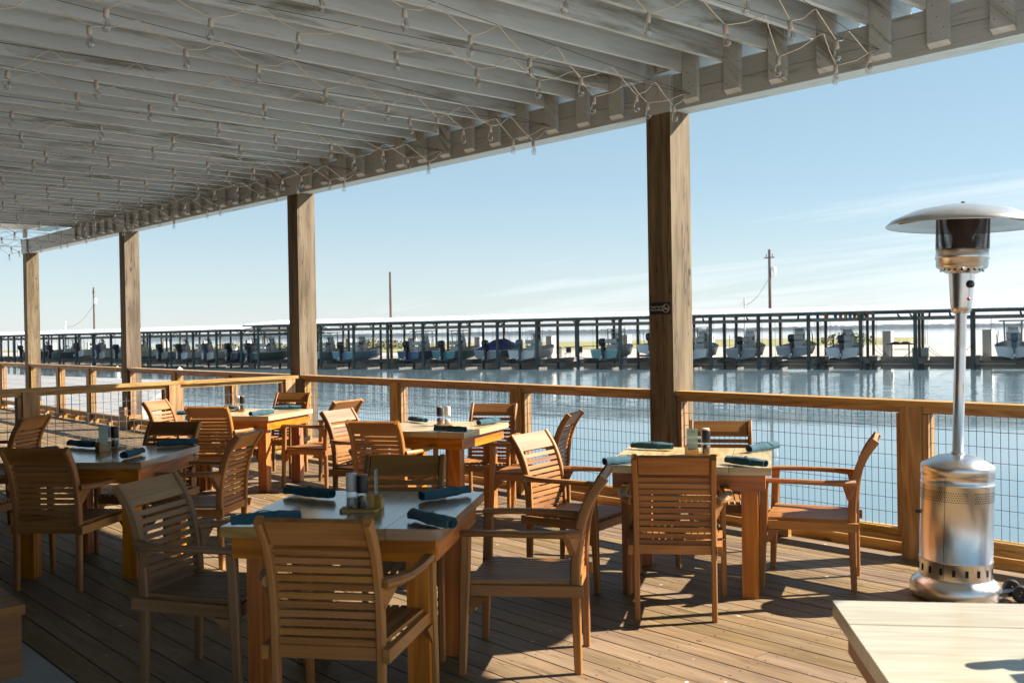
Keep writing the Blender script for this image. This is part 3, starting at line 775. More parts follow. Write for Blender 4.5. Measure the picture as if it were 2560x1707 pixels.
NK = [
 ('1', -4.271, 2.435, 16, 'far left corner of the front table'), ('1', -3.80, 1.95, 71, 'near left corner of the front table'), ('1', -3.766, 2.877, 91, 'far right corner of the front table'), ('1', -3.276, 2.43, -4, 'near right corner of the front table'),
 ('2', -4.301, 4.981, 20, 'far left corner of the signed post table'), ('2', -3.945, 4.33, 80, 'near left of the signed post table, behind the chair back'), ('2', -3.726, 5.388, 90, 'far right corner of the signed post table'), ('2', -3.386, 4.73, -5, 'near right corner of the signed post table'),
 ('3', -7.182, 5.197, -9, 'left side of the middle table'), ('3', -6.25, 4.83, 14, 'near right edge of the middle table'), ('3', -6.53, 5.45, 104, 'far right corner of the middle table'),
 ('4', -10.05, 4.80, -5, 'left of the mills on the farthest table'), ('4', -9.10, 4.66, 108, 'near edge of the farthest table, end towards the camera'), ('4', -9.51, 5.17, 53, 'far right corner of the farthest table'), ('4', -9.72, 4.22, 60, 'left end of the farthest table, peeping past a chair back'),
 ('5', -7.495, 2.417, 14, 'far left of the left table'), ('5', -7.007, 2.918, 82, 'far right corner of the left table'), ('5', -6.62, 2.46, 136, 'near right of the left table, seen end on'), ('5', -7.22, 2.03, 105, 'left end of the left table, behind the dark chair back'),
 ('6', -.93, 2.86, 30, 'bottom right table, just out of frame'), ]
for i, (k, x, y, a, lab) in enumerate(NK):
    m = i % 3
    if i < 3: o = NAP[m].build('napkin', M['cloth']); napme.append(o)
    else: o = napme[m].copy(); COL.objects.link(o)
    o.location = (x, y, .7870); o.rotation_euler = (0, 0, R(a)); tag(o, 'rolled teal napkin on the ' + lab, 'napkin', 'rolled teal napkins')

# ------------------------------------------------------------------ condiments
def make_mill(kind):
    t = thing('pepper_mill' if kind else 'salt_mill', 'x', 'pepper mill' if kind else 'salt mill', group='salt and pepper mills')
    b = MB(); b.lathe([(.0, .001), (.026, .001), (.027, .006), (.0255, .05), (.023, .072)], 20); b.build('glass_body', M['glass'], t)
    b = MB(); b.lathe([(.0, .004), (.0235, .004), (.0235, .04 if not kind else .052), (.0, .042 if not kind else .058)], 16); b.build('filling', M['pepper' if kind else 'salt'], t)
    b = MB(); b.lathe([(.0, .07), (.0255, .07), (.0262, .076), (.0262, .143), (.025, .146), (0, .146)], 24); b.build('cap', M['black' if kind else 'capwhite'], t)
    b = MB(); b.lathe([(.025, .1462), (.0255, .147), (.0245, .150), (0, .151)], 24); b.build('cap_disc', M['teak'] if kind else M['capwhite'], t)
    return t
def make_tray():
    b = MB(); P = [(-.085, -.04), (-.07, -.055), (.07, -.055), (.085, -.04), (.085, .04), (.07, .055), (-.07, .055), (-.085, .04)]
    b.prism([(x, y, .0008) for x, y in P], (0, 0, .011)); return b.build('condiment_tray', M['pine'], bevel=.002)
def make_menu(card=True):
    t = thing('menu_stand', 'x', 'menu stand', group='menu stands')
    b = MB(); b.box((0, -.018, .022), (.085, .018, .042)); b.box((0, .018, .022), (.085, .018, .042)); b.box((0, 0, .006), (.085, .02, .011)); b.box((-.0335, 0, .035), (.018, .056, .066)); b.build('wood_block', M['pine'], t)
    b = MB(); b.box((.004, -.003, .098), (.07, .002, .15)); b.box((.004, .003, .098), (.07, .002, .15)); b.build('acrylic_sleeve', M['acrylic'], t)
    b = MB(); b.box((.004, 0, .098), (.066, .0018, .146)); c = b.build('card', M['card'], t)
    b = MB(); rr = random.Random(2)
    for k in range(6): b.box((.004, -.0015, .155 - .006 * k if k < 2 else .060 - .006 * k), (.03 - .004 * (k % 3), .0006, .0016)); b.box((.004, .0015, .15 - .017 * k), (.05 - .006 * (k % 3), .0006, .0018))
    b.build('printing', M['ink'], c); return t
mill = {0: make_mill(0), 1: make_mill(1)}; used = {0: 0, 1: 0}; tray0 = make_tray(); menu0 = make_menu(); ut = um = 0
TZ = .7605
TN = {'1': 'front table', '2': 'signed post table', '3': 'middle table', '4': 'farthest table', '5': 'left table', '6': 'bottom right table'}
CD = {'1': dict(tray=(-3.785, 2.41, 47), s=(-3.835, 2.400), p=(-3.768, 2.412), m=(-3.775, 2.490, 135)),
      '2': dict(tray=(-3.868, 4.985, 40), s=(-3.90, 5.03), p=(-3.846, 4.968), m=(-3.893, 4.885, 40)),
      '3': dict(tray=(-6.765, 5.165, 35), s=(-6.757, 5.192), p=(-6.775, 5.122), m=None),
      '4': dict(tray=(-9.79, 4.775, 33), s=(-9.822, 4.762), p=(-9.760, 4.782), m=None),
      '5': dict(tray=(-7.225, 2.54, 40), s=(-7.262, 2.522), p=(-7.196, 2.548), m=(-7.106, 2.433, 100)),
      '6': dict(tray=(-.877, 2.5, 40), s=(-.905, 2.47), p=(-.845, 2.52), m=(-.80, 2.45, 130))}
for k, c in CD.items():
    x, y, a = c['tray']; lab = 'small wooden condiment tray on the ' + TN[k]
    o = tray0 if ut == 0 else tray0.copy()
    if ut: COL.objects.link(o)
    ut = 1; o.location = (x, y, TZ); o.rotation_euler = (0, 0, R(a)); tag(o, lab, 'tray', 'condiment trays')
    for kind, key in ((0, 's'), (1, 'p')):
        x, y = c[key]; lab = ('black capped glass pepper mill' if kind else 'white capped glass salt mill') + ' on the ' + TN[k]
        if not used[kind]: o = mill[kind]; used[kind] = 1
        else: o = copy_tree(mill[kind])
        o.location = (x, y, TZ + .0122); o.rotation_euler = (0, 0, random.random() * 3); o['label'] = lab
    if c['m']:
        x, y, a = c['m']; o = menu0 if um == 0 else copy_tree(menu0); um = 1
        o.location = (x, y, TZ + (.0002 if k != '1' else .0002)); o.rotation_euler = (0, 0, R(a)); o['label'] = 'wooden block holding a printed card on the ' + TN[k]

# ------------------------------------------------------------------ patio heater
t = thing('patio_heater', 'tall stainless steel mushroom patio heater by the railing', 'heater', (-2.60, 5.606, 0), R(-48))
t.rotation_euler = (Matrix.Rotation(.034, 3, fw) @ Matrix.Rotation(R(-48), 3, 'Z')).to_euler(); t.location.z = .008
b = MB(); b.lathe([(0, .004), (.236, .004), (.242, .02), (.242, .06), (.232, .085), (.205, .105), (.196, .115), (0, .115)], 64); b.build('base', M['steel'], t)
b = MB(); b.lathe([(.193, .112), (.193, .205), (.1965, .208), (.1965, .216), (.193, .219), (.193, .635), (.1965, .638), (.1965, .646), (.193, .649), (.193, .690), (.196, .692), (.197, .735), (.190, .748), (.10, .795), (.055, .805), (.0, .805)], 72)
b.build('tank_housing', M['steel'], t)
b = MB()
for r_ in range(5):
    for k in range(96):
        a = 2 * PI * (k + .5 * (r_ % 2)) / 96
        if k % 32 < 3: continue
        z = .555 + .0125 * r_; c = Vector((.1938 * math.cos(a), .1938 * math.sin(a), z)); Mx = Matrix.Rotation(a, 3, 'Z') @ Matrix.Rotation(PI / 2, 3, 'Y')
        b.lathe([(0, .0003), (.0031, .0003)], 8, c, M=Mx, smooth=False)
b.build('perforations', M['dark'], t)
b = MB()
for k in range(18):
    b = MB(); a = 2 * PI * k / 18; Mx = Matrix.Rotation(a, 3, 'Z'); b.box(Mx @ Vector((.1938, 0, .163)), (.002, .017, .036), Mx); b.build('vent_slot', M['dark'], t)
b = MB()
for a0 in (-36, 110):
    a = R(a0); Mx = Matrix.Rotation(a, 3, 'Z'); b.box(Mx @ Vector((.1935, 0, .40)), (.0015, .002, .56), Mx)
b.build('door_seam', M['dark'], t)
b = MB(); a = R(-104); Mx = Matrix.Rotation(a, 3, 'Z'); b.box(Mx @ Vector((.205, 0, .465)), (.026, .03, .018), Mx); b.build('door_latch', M['black'], t, bevel=.002)
b = MB(); b.lathe([(.037, .80), (.037, .815), (.0305, .82), (.0305, 1.20), (.031, 1.205), (.0305, 1.21), (.0305, 1.62)], 28)
for k in range(14): b.lathe([(.0306, 1.415 + .0135 * k), (.0313, 1.418 + .0135 * k), (.0313, 1.424 + .0135 * k), (.0306, 1.427 + .0135 * k)], 28)
b.build('pole', M['steel'], t)
b = MB(); b.lathe([(.0, 1.600), (.04, 1.602), (.052, 1.616), (.056, 1.64), (.070, 1.825), (.070, 1.83), (0, 1.83)], 28)
hd = b.build('valve_housing', M['steel'], t)
b = MB(); a = R(22); Mx = Matrix.Rotation(a, 3, 'Z'); Mk = Mx @ Matrix.Rotation(PI / 2, 3, 'Y')
b.lathe([(.0, 0), (.022, 0), (.021, .022), (.018, .026), (0, .026)], 18, Mx @ Vector((.058, 0, 1.765)), M=Mk); b.build('control_knob', M['black'], hd)
b = MB(); b.lathe([(.0, 0), (.009, 0), (.009, .014), (0, .016)], 14, Mx @ Vector((.05, 0, 1.682)), M=Mk); b.build('igniter_button', plain('red_button', (.5, .04, .03), .4), hd)
b = MB(); b.lathe([(.068, 1.826), (.085, 1.83), (.130, 1.858), (.137, 1.868), (.137, 1.905), (.142, 1.908), (.142, 1.925), (.139, 1.93), (.139, 1.962), (.0, 1.962)], 48); bw = b.build('burner_bowl', M['steel'], t)
b = MB()
for k in range(20):
    a = 2 * PI * k / 20; Mx = Matrix.Rotation(a, 3, 'Z') @ Matrix.Rotation(R(-58), 3, 'Y')
    b.box(Matrix.Rotation(a, 3, 'Z') @ Vector((.109, 0, 1.8445)), (.002, .012, .02), Mx)
b.build('air_slots', M['dark'], bw)
b = MB(); b.lathe([(.138, 1.962), (.141, 1.97), (.141, 2.145)], 56); b.build('emitter_screen', M['emitter'], t)
b = MB(); b.lathe([(.0, 1.965), (.06, 1.965), (.05, 2.03), (.085, 2.10), (.085, 2.14), (0, 2.14)], 24); b.build('burner_core', plain('burnt_steel', (.10, .07, .055), .5, .7), t)
b = MB(); b.lathe([(0, 2.145), (.145, 2.145), (.145, 2.152), (.40, 2.098), (.410, 2.092), (.412, 2.098), (.38, 2.128), (.26, 2.182), (.12, 2.212), (.05, 2.22), (.0, 2.222)], 64)
rf = b.build('reflector_dish', plain('reflector_alu', (.70, .70, .70), .30, .75), t)
b = MB()
for k in range(3):
    a = R(40 + 120 * k); b.tube([(.15 * math.cos(a), .15 * math.sin(a), 2.140), (.37 * math.cos(a), .37 * math.sin(a), 2.098)], .004, 5)
b.lathe([(0, 2.236), (.012, 2.234), (.012, 2.222)], 10); b.build('fixings', M['hook'], rf)
for sx in (-1, 1):
    b = MB(); Mx = Matrix.Rotation(PI / 2, 3, 'Y'); b.lathe([(.014, -.014), (.042, -.014), (.048, -.006), (.048, .006), (.042, .014), (.014, .014), (.014, -.014)], 20, (.27 * math.cos(R(83)) + sx * .07, .27 * math.sin(R(83)) + .05, .049), M=Mx); w = b.build('wheel', M['rubber'], t)
b = MB(); c = Vector((.27 * math.cos(R(83)), .27 * math.sin(R(83)) + .05, .049)); b.tube([c + Vector((-.085, 0, 0)), c + Vector((.085, 0, 0))], .009, 8); b.bar(c + Vector((0, 0, .0)), (.19, .09, .05), .05, .02); b.build('axle', M['black'], t)

# timber blocks at the left edge
t = thing('timber_step', 'low dark timber box with plank top cut off by bottom left edge', 'timber box', (-5.25, .80, 0), 0)
b = MB(); b.box((0, 0, .14), (.62, 1.02, .28)); b.build('box_body', M['teakbrown'], t, bevel=.006)
b = MB()
for k in range(3): b.box((-.212 + .212 * k, 0, .305), (.209, 1.05, .046))
b.build('plank_top', M['teakbrown'], t, bevel=.004)
b = MB(); b.box((-.18, .22, .395), (.22, .5, .13)); b.build('upper_block', M['teakbrown'], t, bevel=.005)

# ------------------------------------------------------------------ boat sheds
def shed(name, lab, P, s0, s1, posts, eave, ridge):
    t = thing('boat_shed', lab, 'boat shed')
    b = MB(); L = s1 - s0; n = int(L / .9)
    def strip(oa, za, ob, zb, th=.05):
        b.prism([P(s0, oa, za), P(s1, oa, za), P(s1, ob, zb), P(s0, ob, zb)], (0, 0, th))
    strip(-.9, eave, 4.5, ridge); strip(4.5, ridge, 9.6, eave + .05)
    for k in range(n):   # standing seams
        s = s0 + .3 + k * .9; b.bar(P(s, -.9, eave + .06), P(s, 4.5, ridge + .06), .05, .04)
    b.build('roof', M['roofwhite'], t)
    b = MB(); b.bar(P(s0, -.86, eave - .07), P(s1, -.86, eave - .07), .05, .13); b.bar(P(s0, 9.4, eave - .03), P(s1, 9.4, eave - .03), .08, .14); b.build('fascia', M['piling'], t)
    b = MB()
    for o_, z_ in ((.12, eave - .55), (4.4, eave - .50), (8.9, eave - .45)): b.bar(P(s0, o_, z_), P(s1, o_, z_), .12, .24)
    b.build('lift_beam', M['greywood'], t)
    tr = MB()
    for s in posts:
        b = MB(); q = P(s, 0); b.tube([(q.x, q.y, WZ - 1), (q.x, q.y, eave - .08)], .135, 8); b.build('post', M['piling'], t)
        for o_, rr_, m_ in ((4.4, .11, 'piling'), (8.6, .12, 'brownpile')):
            b = MB(); q = P(s, o_); b.tube([(q.x, q.y, WZ - 1), (q.x, q.y, eave + (.25 if o_ < 5 else .0))], rr_, 8); b.build('post', M[m_], t)
        tr.bar(P(s, -.8, eave - .12), P(s, 9.3, eave - .06), .14, .16)
        tr.bar(P(s, .05, eave - .5), P(s, .7, eave - .1), .06, .09); tr.bar(P(s, 8.6, eave - .55), P(s, 7.8, eave - .02), .06, .09)
        tr.bar(P(s - .22, .0, eave - .12), P(s + .22, .0, eave - .12), .3, .2)
    tr.build('tie_beams', M['greywood'], t)
    return t
PR = [-.09 + 3.58 * k for k in range(0, 27)]
PL = [-2.9 - 4.25 * k for k in range(0, 36)]
shed('boat_shed', 'long white roofed boat shed with open slips on the right across the water', p1, -1.2, 93, PR, 2.66, 3.07)
shed('boat_shed', 'lower white roofed boat shed far to the left across the water', p2, -152, -1.6, PL, 2.32, 2.76)
fp0 = 0
for P, L_, gl in ((p1, PR, 'right'), (p2, PL, 'left')):
    for s in L_:
        a = P(s + .15, .2, -.72); c = P(s + .15, 9.2, -.72)
        b = MB(); b.bar(a, c, .62, .10); b.bar(P(s - .12, .25, -.90), P(s - .12, 9.2, -.90), .06, .26); b.bar(P(s + .42, .25, -.90), P(s + .42, 9.2, -.90), .06, .26); b.bar(P(s - .12, .21, -.90), P(s + .42, .21, -.90), .06, .26)
        tag(b.build('finger_pier', M['greywood']), 'narrow weathered wooden finger pier between slips of the %s boat shed' % gl, 'pier', 'finger piers of the %s boat shed' % gl)

# ------------------------------------------------------------------ boats
def rrect(cx, cy, cz, w, l, z_axis=True, k=.3, n=4):
    P = []; c = k * min(w, l)
    for qx, qy, a0 in ((1, 1, 0), (-1, 1, 90), (-1, -1, 180), (1, -1, 270)):
        for i in range(n):
            a = R(a0 + 90 * i / (n - 1)); P.append(Vector((cx + qx * (w / 2 - c) + c * math.cos(a), cy + qy * (l / 2 - c) + c * math.sin(a), cz)))
    return P
def outboard(par, x, y, z, tilt=0, cow='cowl', s=1.0):
    e = MB(); secs = [rrect(0, 0, .10, .22, .30), rrect(0, .0, .16, .36, .50), rrect(0, -.01, .38, .40, .60), rrect(0, -.02, .52, .37, .56), rrect(0, -.02, .60, .24, .40), rrect(0, -.02, .615, .08, .2)]
    e.loft(secs, closed=True, cap0=True, cap1=True)
    o = e.build('outboard_motor', M[cow], par); o.location = (x, y, z); o.rotation_euler = (R(tilt), 0, 0); o.scale = (s, s, s)
    e = MB(); e.loft([rrect(0, .05, -.62, .10, .30), rrect(0, .04, -.2, .12, .3), rrect(0, .02, .12, .22, .34)], closed=True, cap0=True)
    e.loft([rrect(0, .0, -.95, .03, .18), rrect(0, .04, -.75, .06, .26), rrect(0, .05, -.6, .09, .3)], closed=True, cap0=True)
    Mx = Matrix.Rotation(PI / 2, 3, 'X'); e.lathe([(0, -.30), (.05, -.22), (.065, 0), (.05, .2), (0, .26)], 10, (0, 0, -.74), M=Mx)
    e.box((0, .02, -.56), (.20, .40, .02)); e.box((0, .24, -.05), (.26, .16, .36)); m_ = e.build('lower_unit', M[cow], o)
    e = MB()
    for k in range(3):
        a = 2 * PI * k / 3; Mr = Matrix.Rotation(a, 3, 'Y') @ Matrix.Rotation(R(25), 3, 'Z'); e.box(Vector((0, -.24, -.74)) + Matrix.Rotation(a, 3, 'Y') @ Vector((0, 0, .1)), (.09, .012, .15), Mr)
    e.build('propeller', M['alu'], o); return o
def boat(P, s, off, lab, hull='white', L=6.4, W=2.35, top=None, tilt=0, cow='cowl', console='con', z=-.72, cover=False, platform=False, sheer=.78, rz=0, es=1.0, seats=True, windows=False, rods=2):
    base = P(s, off, z); d = P(1, 0) - P(0, 0); t = thing('motorboat', lab, 'motorboat', base, math.atan2(d.y, d.x) + rz, 'boats hanging in the boat sheds')
    b = MB(); secs = []
    for i in range(11):
        f = i / 10; y = L * f; hb = W / 2 * (1 - max(0, (f - .35) / .65) ** 2.3) * (.97 + .03 * min(1, f * 4)); hb = max(hb, .02)
        sz = sheer + .02 + .38 * f ** 2.2; ch = .20 + .30 * f ** 2.5; ke = 0 + .50 * max(0, (f - .6) / .4) ** 2.2
        if f == 1: ke = ch = sz - .12
        flare = .90 - .18 * f
        secs.append([Vector((-hb, y, sz)), Vector((-hb * flare, y, ch)), Vector((0, y, ke)), Vector((hb * flare, y, ch)), Vector((hb, y, sz))])
    b.loft(secs, smooth=False, cap0=True); h = b.build('hull', HC[hull], t)
    b = MB(); dk = [[q[0] + Vector((.09 if abs(q[0].x) > .2 else 0, 0, 0)), Vector((0, q[0].y, q[0].z + .0)), q[4] - Vector((.09 if abs(q[0].x) > .2 else 0, 0, 0))] for q in secs]
    fl = [[Vector((q[0].x + .0, q[0].y, q[0].z - (.26 if i < 7 else .05))) for q in [s_]] + [Vector((s_[2].x, s_[2].y, s_[2].z - (.26 if i < 7 else .03)))] for i, s_ in enumerate(dk)]
    b.loft([[f_[0], f_[1]] for f_ in fl], smooth=False); b.build('deck', M['deckwhite'], t)
    b = MB()
    for sg, ix in ((-1, 0), (1, 4)):
        b.sweep([secs[i][ix] + Vector((-sg * .03, 0, .01)) for i in range(11)], [(-.05, -.025), (.05, -.025), (.05, .025), (-.05, .025)], (1, 0, 0))
    b.bar((-W / 2 * .94, .03, sheer + .02), (W / 2 * .94, .03, sheer + .02), .10, .06); b.build('gunwale', M['deckwhite'], t)
    if not cover and console:
        b = MB(); cy_ = L * .46; b.prism([(-.40, cy_ - .3, sheer - .26), (-.40, cy_ + .45, sheer - .26), (-.40, cy_ + .35, sheer + .66), (-.40, cy_ + .1, sheer + .92), (-.40, cy_ - .28, sheer + .60)], (.80, 0, 0))
        if windows: b.box((0, cy_ - .4, sheer + .35), (.36, .06, .40), mat=1)
        b.box((.05, cy_ - .17, sheer + .72), (.58, .16, .26), mat=1); b.lathe([(.14, 0), (.17, .015), (.14, .03)], 12, (-.1, cy_ - .36, sheer + .62), mat=1, M=Matrix.Rotation(R(65), 3, 'X'))
        b.build('console', [M['cushion'], M['cowlgrey']], t, bevel=.012)
        b = MB(); b.box((0, cy_ - .95, sheer + .02), (.84, .5, .52)); b.box((0, cy_ - .95, sheer + .34), (.94, .54, .12), mat=1); b.box((0, cy_ - 1.2, sheer + .70), (.90, .09, .34), mat=1)
        for sx in (-1, 1): b.tube([(sx * .4, cy_ - .8, sheer + .3), (sx * .42, cy_ - 1.22, sheer + .9)], .025, 5)
        b.build('leaning_seat', [M['deckwhite'], M['cushion']], t, bevel=.012)
        if rods:
            rr_ = random.Random(int(s * 10))
            for k in range(3):
                b = MB(); x_ = rr_.choice((-1, 1)) * W * rr_.uniform(.38, .46); y_ = rr_.uniform(.2, L * .5); b.tube([(x_, y_, sheer - .1), (x_ + rr_.uniform(-.1, .1), y_ - rr_.uniform(.05, .3), sheer + rr_.uniform(.8, 1.5))], .022, 5); b.build('fishing_rod', M['cable'], t)
        b = MB(); b.prism([(-.40, cy_ + .30, sheer + .86), (.40, cy_ + .30, sheer + .86), (.34, cy_ + .05, sheer + 1.34), (-.34, cy_ + .05, sheer + 1.34)], (0, .02, .01)); b.build('windshield', M['windshield'], t)
        b = MB()
        b.tube([(-.42, cy_ + .05, sheer + .8), (-.42, cy_ + .0, sheer + 1.42), (.42, cy_, sheer + 1.42), (.42, cy_ + .05, sheer + .8)], .028, 6); b.build('grab_rail', M['alu'], t)
    if top:
        b = MB(); cy_ = L * .46; zt = sheer + (1.72 if top == 'ttop' else 1.66)
        for sx in (-1, 1):
            for y0, y1 in ((-.45, -.62), (.5, .55)): b.tube([(sx * .5, cy_ + y0, sheer - .2), (sx * .56, cy_ + y1, zt)], .05, 6)
            b.tube([(sx * .56, cy_ - .62, zt - .3), (sx * .56, cy_ + .55, zt - .1)], .022, 5)
        b.tube([(-.56, cy_ - .62, zt - .25), (.56, cy_ - .62, zt - .25)], .022, 5)
        if top == 'tower':
            b.box((0, cy_ - .1, zt + .02), (1.25, 1.0, .05)); b.tube([(-.3, cy_ + .2, zt), (-.3, cy_ + .2, zt + .55), (.3, cy_ + .2, zt + .55), (.3, cy_ + .2, zt)], .022, 5)
        b.build('tower_frame', M['deckwhite'], t)
        if top == 'ttop':
            b = MB(); b.prism([(-.92, cy_ - .95, zt), (.92, cy_ - .95, zt), (.78, cy_ + .85, zt + .05), (-.78, cy_ + .85, zt + .05)], (0, 0, .06)); b.build('hard_top', M['deckwhite'] if hull in ('white', 'cream', 'teal') else HC['navy'], t)
    if platform:
        b = MB(); b.box((0, .45, sheer + .85), (1.15, .6, .05))
        for sx in (-.5, .5):
            for y_ in (.2, .7): b.tube([(sx, y_, sheer), (sx * .92, y_, sheer + .85)], .025, 6)
        b.build('poling_platform', HC['grey'], t)
    if cover:
        b = MB(); S = []
        for i in range(9):
            f = i / 8; y = .1 + (L - 1.0) * f; w = W / 2 * (1 - max(0, (f - .55) / .45) ** 2 * .7); hh = .45 + .72 * math.exp(-((f - .5) / .22) ** 2) + .15 * math.sin(f * 9)
            S.append([Vector((-w, y, sheer - .1)), Vector((-w * .96, y, sheer + .22 * hh)), Vector((-w * .35, y, sheer + hh * .95)), Vector((w * .3, y, sheer + hh)), Vector((w * .96, y, sheer + .25 * hh)), Vector((w, y, sheer - .1))])
        b.loft(S, smooth=False, cap0=True, cap1=True); b.build('boat_cover', M['tarp'], t)
    if es: outboard(t, 0, -.32, sheer + .22, tilt, cow, es * 1.18)
    b = MB(); yb_ = (1.2, L * .62)
    for y_ in yb_:
        b.box((0, y_, -.10), (W + .5, .16, .16))
        for sx in (-1, 1): b.tube([(sx * (W / 2 + .2), y_, -.05), (sx * (W / 2 + .2), y_, 2.1 - z)], .012, 4)
    b.build('lift_sling', M['greywood'], t)
    return t
B_ = boat
B_(p1, -1.8, .9, 'dark green skiff with small top frame, at the end of the right shed', 'green', top='ttop', L=6.2, rz=-.05)
B_(p1, 5.2, .9, 'pale teal centre console half hidden by the second brown post', 'pale', top='ttop', L=6.6)
B_(p1, 8.8, .9, 'light blue open boat with black outboard and high bow', 'sky', L=6.8, rz=.02)
B_(p1, 15.7, 1.0, 'dark blue bay boat with a white console and black outboard', 'blue', top='ttop', console='con', L=6.0)
B_(p1, 19.3, .9, 'white cabin console boat with teal side and hard top', 'teal', top='ttop', windows=True, L=6.8)
B_(p1, 23.3, 1.3, 'boat wrapped in a bright blue tarp cover', 'grey', cover=True, L=6.6, W=2.5)
B_(p1, 26.7, .9, 'white runabout beside the blue covered boat', 'white', L=6.7, W=2.5, cow='cowlgrey')
B_(p1, 34.0, .9, 'aqua bay boat with tall tower frame and black outboard', 'aqua', top='tower', L=6.6)
B_(p1, 37.8, 1.2, 'white boat hoisted high, half hidden by the signed post', 'white', z=-.35, L=6.2)
B_(p1, 41.2, 1.0, 'white centre console just right of the signed post', 'white', L=6.6, top='tower', es=.95)
B_(p1, 44.9, 1.0, 'grey flats boat with poling platform and tilted outboard', 'grey', platform=True, tilt=-8, L=6.8)
B_(p1, 48.7, 1.0, 'grey skiff with flat stern and boxy console', 'grey', L=6.6, W=2.5, z=-.60)
B_(p1, 52.2, .9, 'white centre console with clear windscreen, left of the empty slips', 'white', L=7.0, tilt=-14)
B_(p1, 63.3, .9, 'white and blue boat with top frame at the right photo edge', 'white', top='ttop', L=7.0, cow='cowlgrey')
B_(p2, -53.8, 1, 'navy boat in the left shed at the left photo edge', 'navy', L=6.5)
B_(p2, -45.3, 1, 'dark green boat with small top right of the farthest brown post', 'green', top='ttop', L=6.2)
B_(p2, -38.2, 1, 'white skiff with raised outboard in the left shed', 'white', z=-.5, L=6.0)
B_(p2, -33.0, 1, 'cream boat with dark grey outboard in the left shed', 'cream', cow='cowlgrey', L=6.6)
B_(p2, -28.6, 1, 'pale hulled boat with dark outboard left of the third brown post', 'pale', L=6.4)
B_(p2, -19.2, 1, 'low grey boat with black outboard right of the third brown post', 'grey', L=6.0)
B_(p2, -15.3, 1, 'white open skiff with black outboard, middle of the left shed', 'white', L=6.8)
B_(p2, -10.4, 1, 'long cream skiff with grey outboard at the right end of left shed', 'cream', L=7.4, cow='cowlgrey', console=None)
B_(p2, -6.2, 1, 'dark boat with black outboard in the last slip of left shed', 'navy', L=6.0)

# hanging slings in the empty slips
for s_, nm in ((55.7, 'left'), (59.2, 'right')):
    t = thing('boat_sling', 'empty boat sling straps drooping in the %s of the two empty slips' % nm, 'sling', p1(s_, 0, 0))
    for o_ in (1.2, 4.2):
        b = MB(); c = p1(s_, o_) - p1(s_, 0)
        P = [c + D1 * (1.45 * (k / 6 - 1)) * 1 + Vector((0, 0, -.85 + 1.0 * (1 - k / 6) ** 1.6)) for k in range(7)]; P += [c + D1 * (1.45 * k / 6) + Vector((0, 0, -.85 + 1.0 * (k / 6) ** 1.6)) for k in range(1, 7)]
        b.sweep(P, [(-.06, -.012), (.06, -.012), (.06, .012), (-.06, .012)], tuple(N1))
        for sx in (-1, 1): b.tube([c + D1 * 1.45 * sx + Vector((0, 0, .15)), c + D1 * 1.45 * sx + Vector((0, 0, 2.1))], .012, 4)
        b.build('strap', M['strap'], t)

# utility pillars on the quay
for P, d, nm, L_ in ((p1, D1, 'right', [(3.26, 'left of the light blue boat console'), (10.65, 'left of the dark blue bay boat'), (18.02, 'left of the blue tarp covered boat'), (25.44, 'at the bow of the white runabout'),
        (32.74, 'at the bow of the aqua boat'), (40.22, 'peeping out right of the signed post'), (54.56, 'left of the fish cleaning table'), (61.72, 'left of the boat at the right photo edge')]),
        (p2, D2, 'left', [(-76.5, 'at left photo edge before the farthest brown post'), (-65.0, 'just right of the farthest brown post'), (-54.2, 'below the left utility pole'), (-44.8, 'touching the left side of third brown post'),
        (-34.4, 'first to the right of third brown post'), (-25.3, 'second to the right of third brown post'), (-16.5, 'at the right end of the left shed')])):
    for s, lab in L_:
        b = MB(); q = P(s, 10.1); Mx = Matrix.Rotation(math.atan2(d.y, d.x) - .25, 3, 'Z'); b.box((q.x, q.y, .20), (.66, .62, 1.98), Mx); b.box((q.x, q.y, 1.205), (.70, .66, .03), Mx)
        tag(b.build('utility_pillar', M['stucco'], bevel=.01), 'white block utility pillar ' + lab, 'utility pillar', 'white utility pillars behind the %s shed' % nm)

# utility poles
def pole(x, y, z0, z1, lab, arm=True, tank=True, rad=.15):
    t = thing('utility_pole', lab, 'utility pole', (x, y, z0)); h = z1 - z0
    b = MB(); b.tube([(0, 0, 0), (0, 0, h)], rad, 10, scale=[1, .72]); b.build('pole', M['brownpile'], t)
    if tank:
        b = MB(); b.lathe([(0, h - 2.4), (.2, h - 2.38), (.22, h - 1.6), (.12, h - 1.5), (0, h - 1.48)], 12, (.32, .1, 0)); b.build('transformer', M['cushion'], t)
        b = MB(); b.bar((-.5, 0, h - .7), (.5, 0, h - .7), .1, .1); b.tube([(.3, 0, h - .66), (.3, 0, h - .4)], .05, 6); b.tube([(-.3, 0, h - .66), (-.3, 0, h - .4)], .05, 6); b.build('crossarm', M['greywood'], t)
    return t
pole(-143.9, 48.4, LZ, 8.9, 'grey utility pole with transformer between the two farthest brown posts')
pole(-79.0, 54.1, LZ, 7.55, 'plain dark utility pole behind the boat shed, right of second brown post', tank=False)
pole(-49.3, 72.7, LZ, 8.3, 'tall dark utility pole with transformer right of the signed post')
def meter(x, y, z1, lab):
    t = thing('meter_post', lab, 'meter post', (x, y, LZ)); h = z1 - LZ
    b = MB(); b.tube([(0, 0, 0), (0, 0, h)], .07, 8); b.build('pipe', M['cushion'], t)
    b = MB(); P = [(.32 * math.cos(a) * 1.0, .0, h - .75 + .38 * math.sin(a)) for a in [2 * PI * k / 14 for k in range(15)]]; b.tube(P, .02, 5, side=(0, 1, 0)); b.build('wire_loop', M['cord'], t)
meter(-130.9, 40.5, 3.95, 'pale service post above the left shed roof'); meter(-53.7, 75.2, 4.4, 'pale service post above the right shed roof')
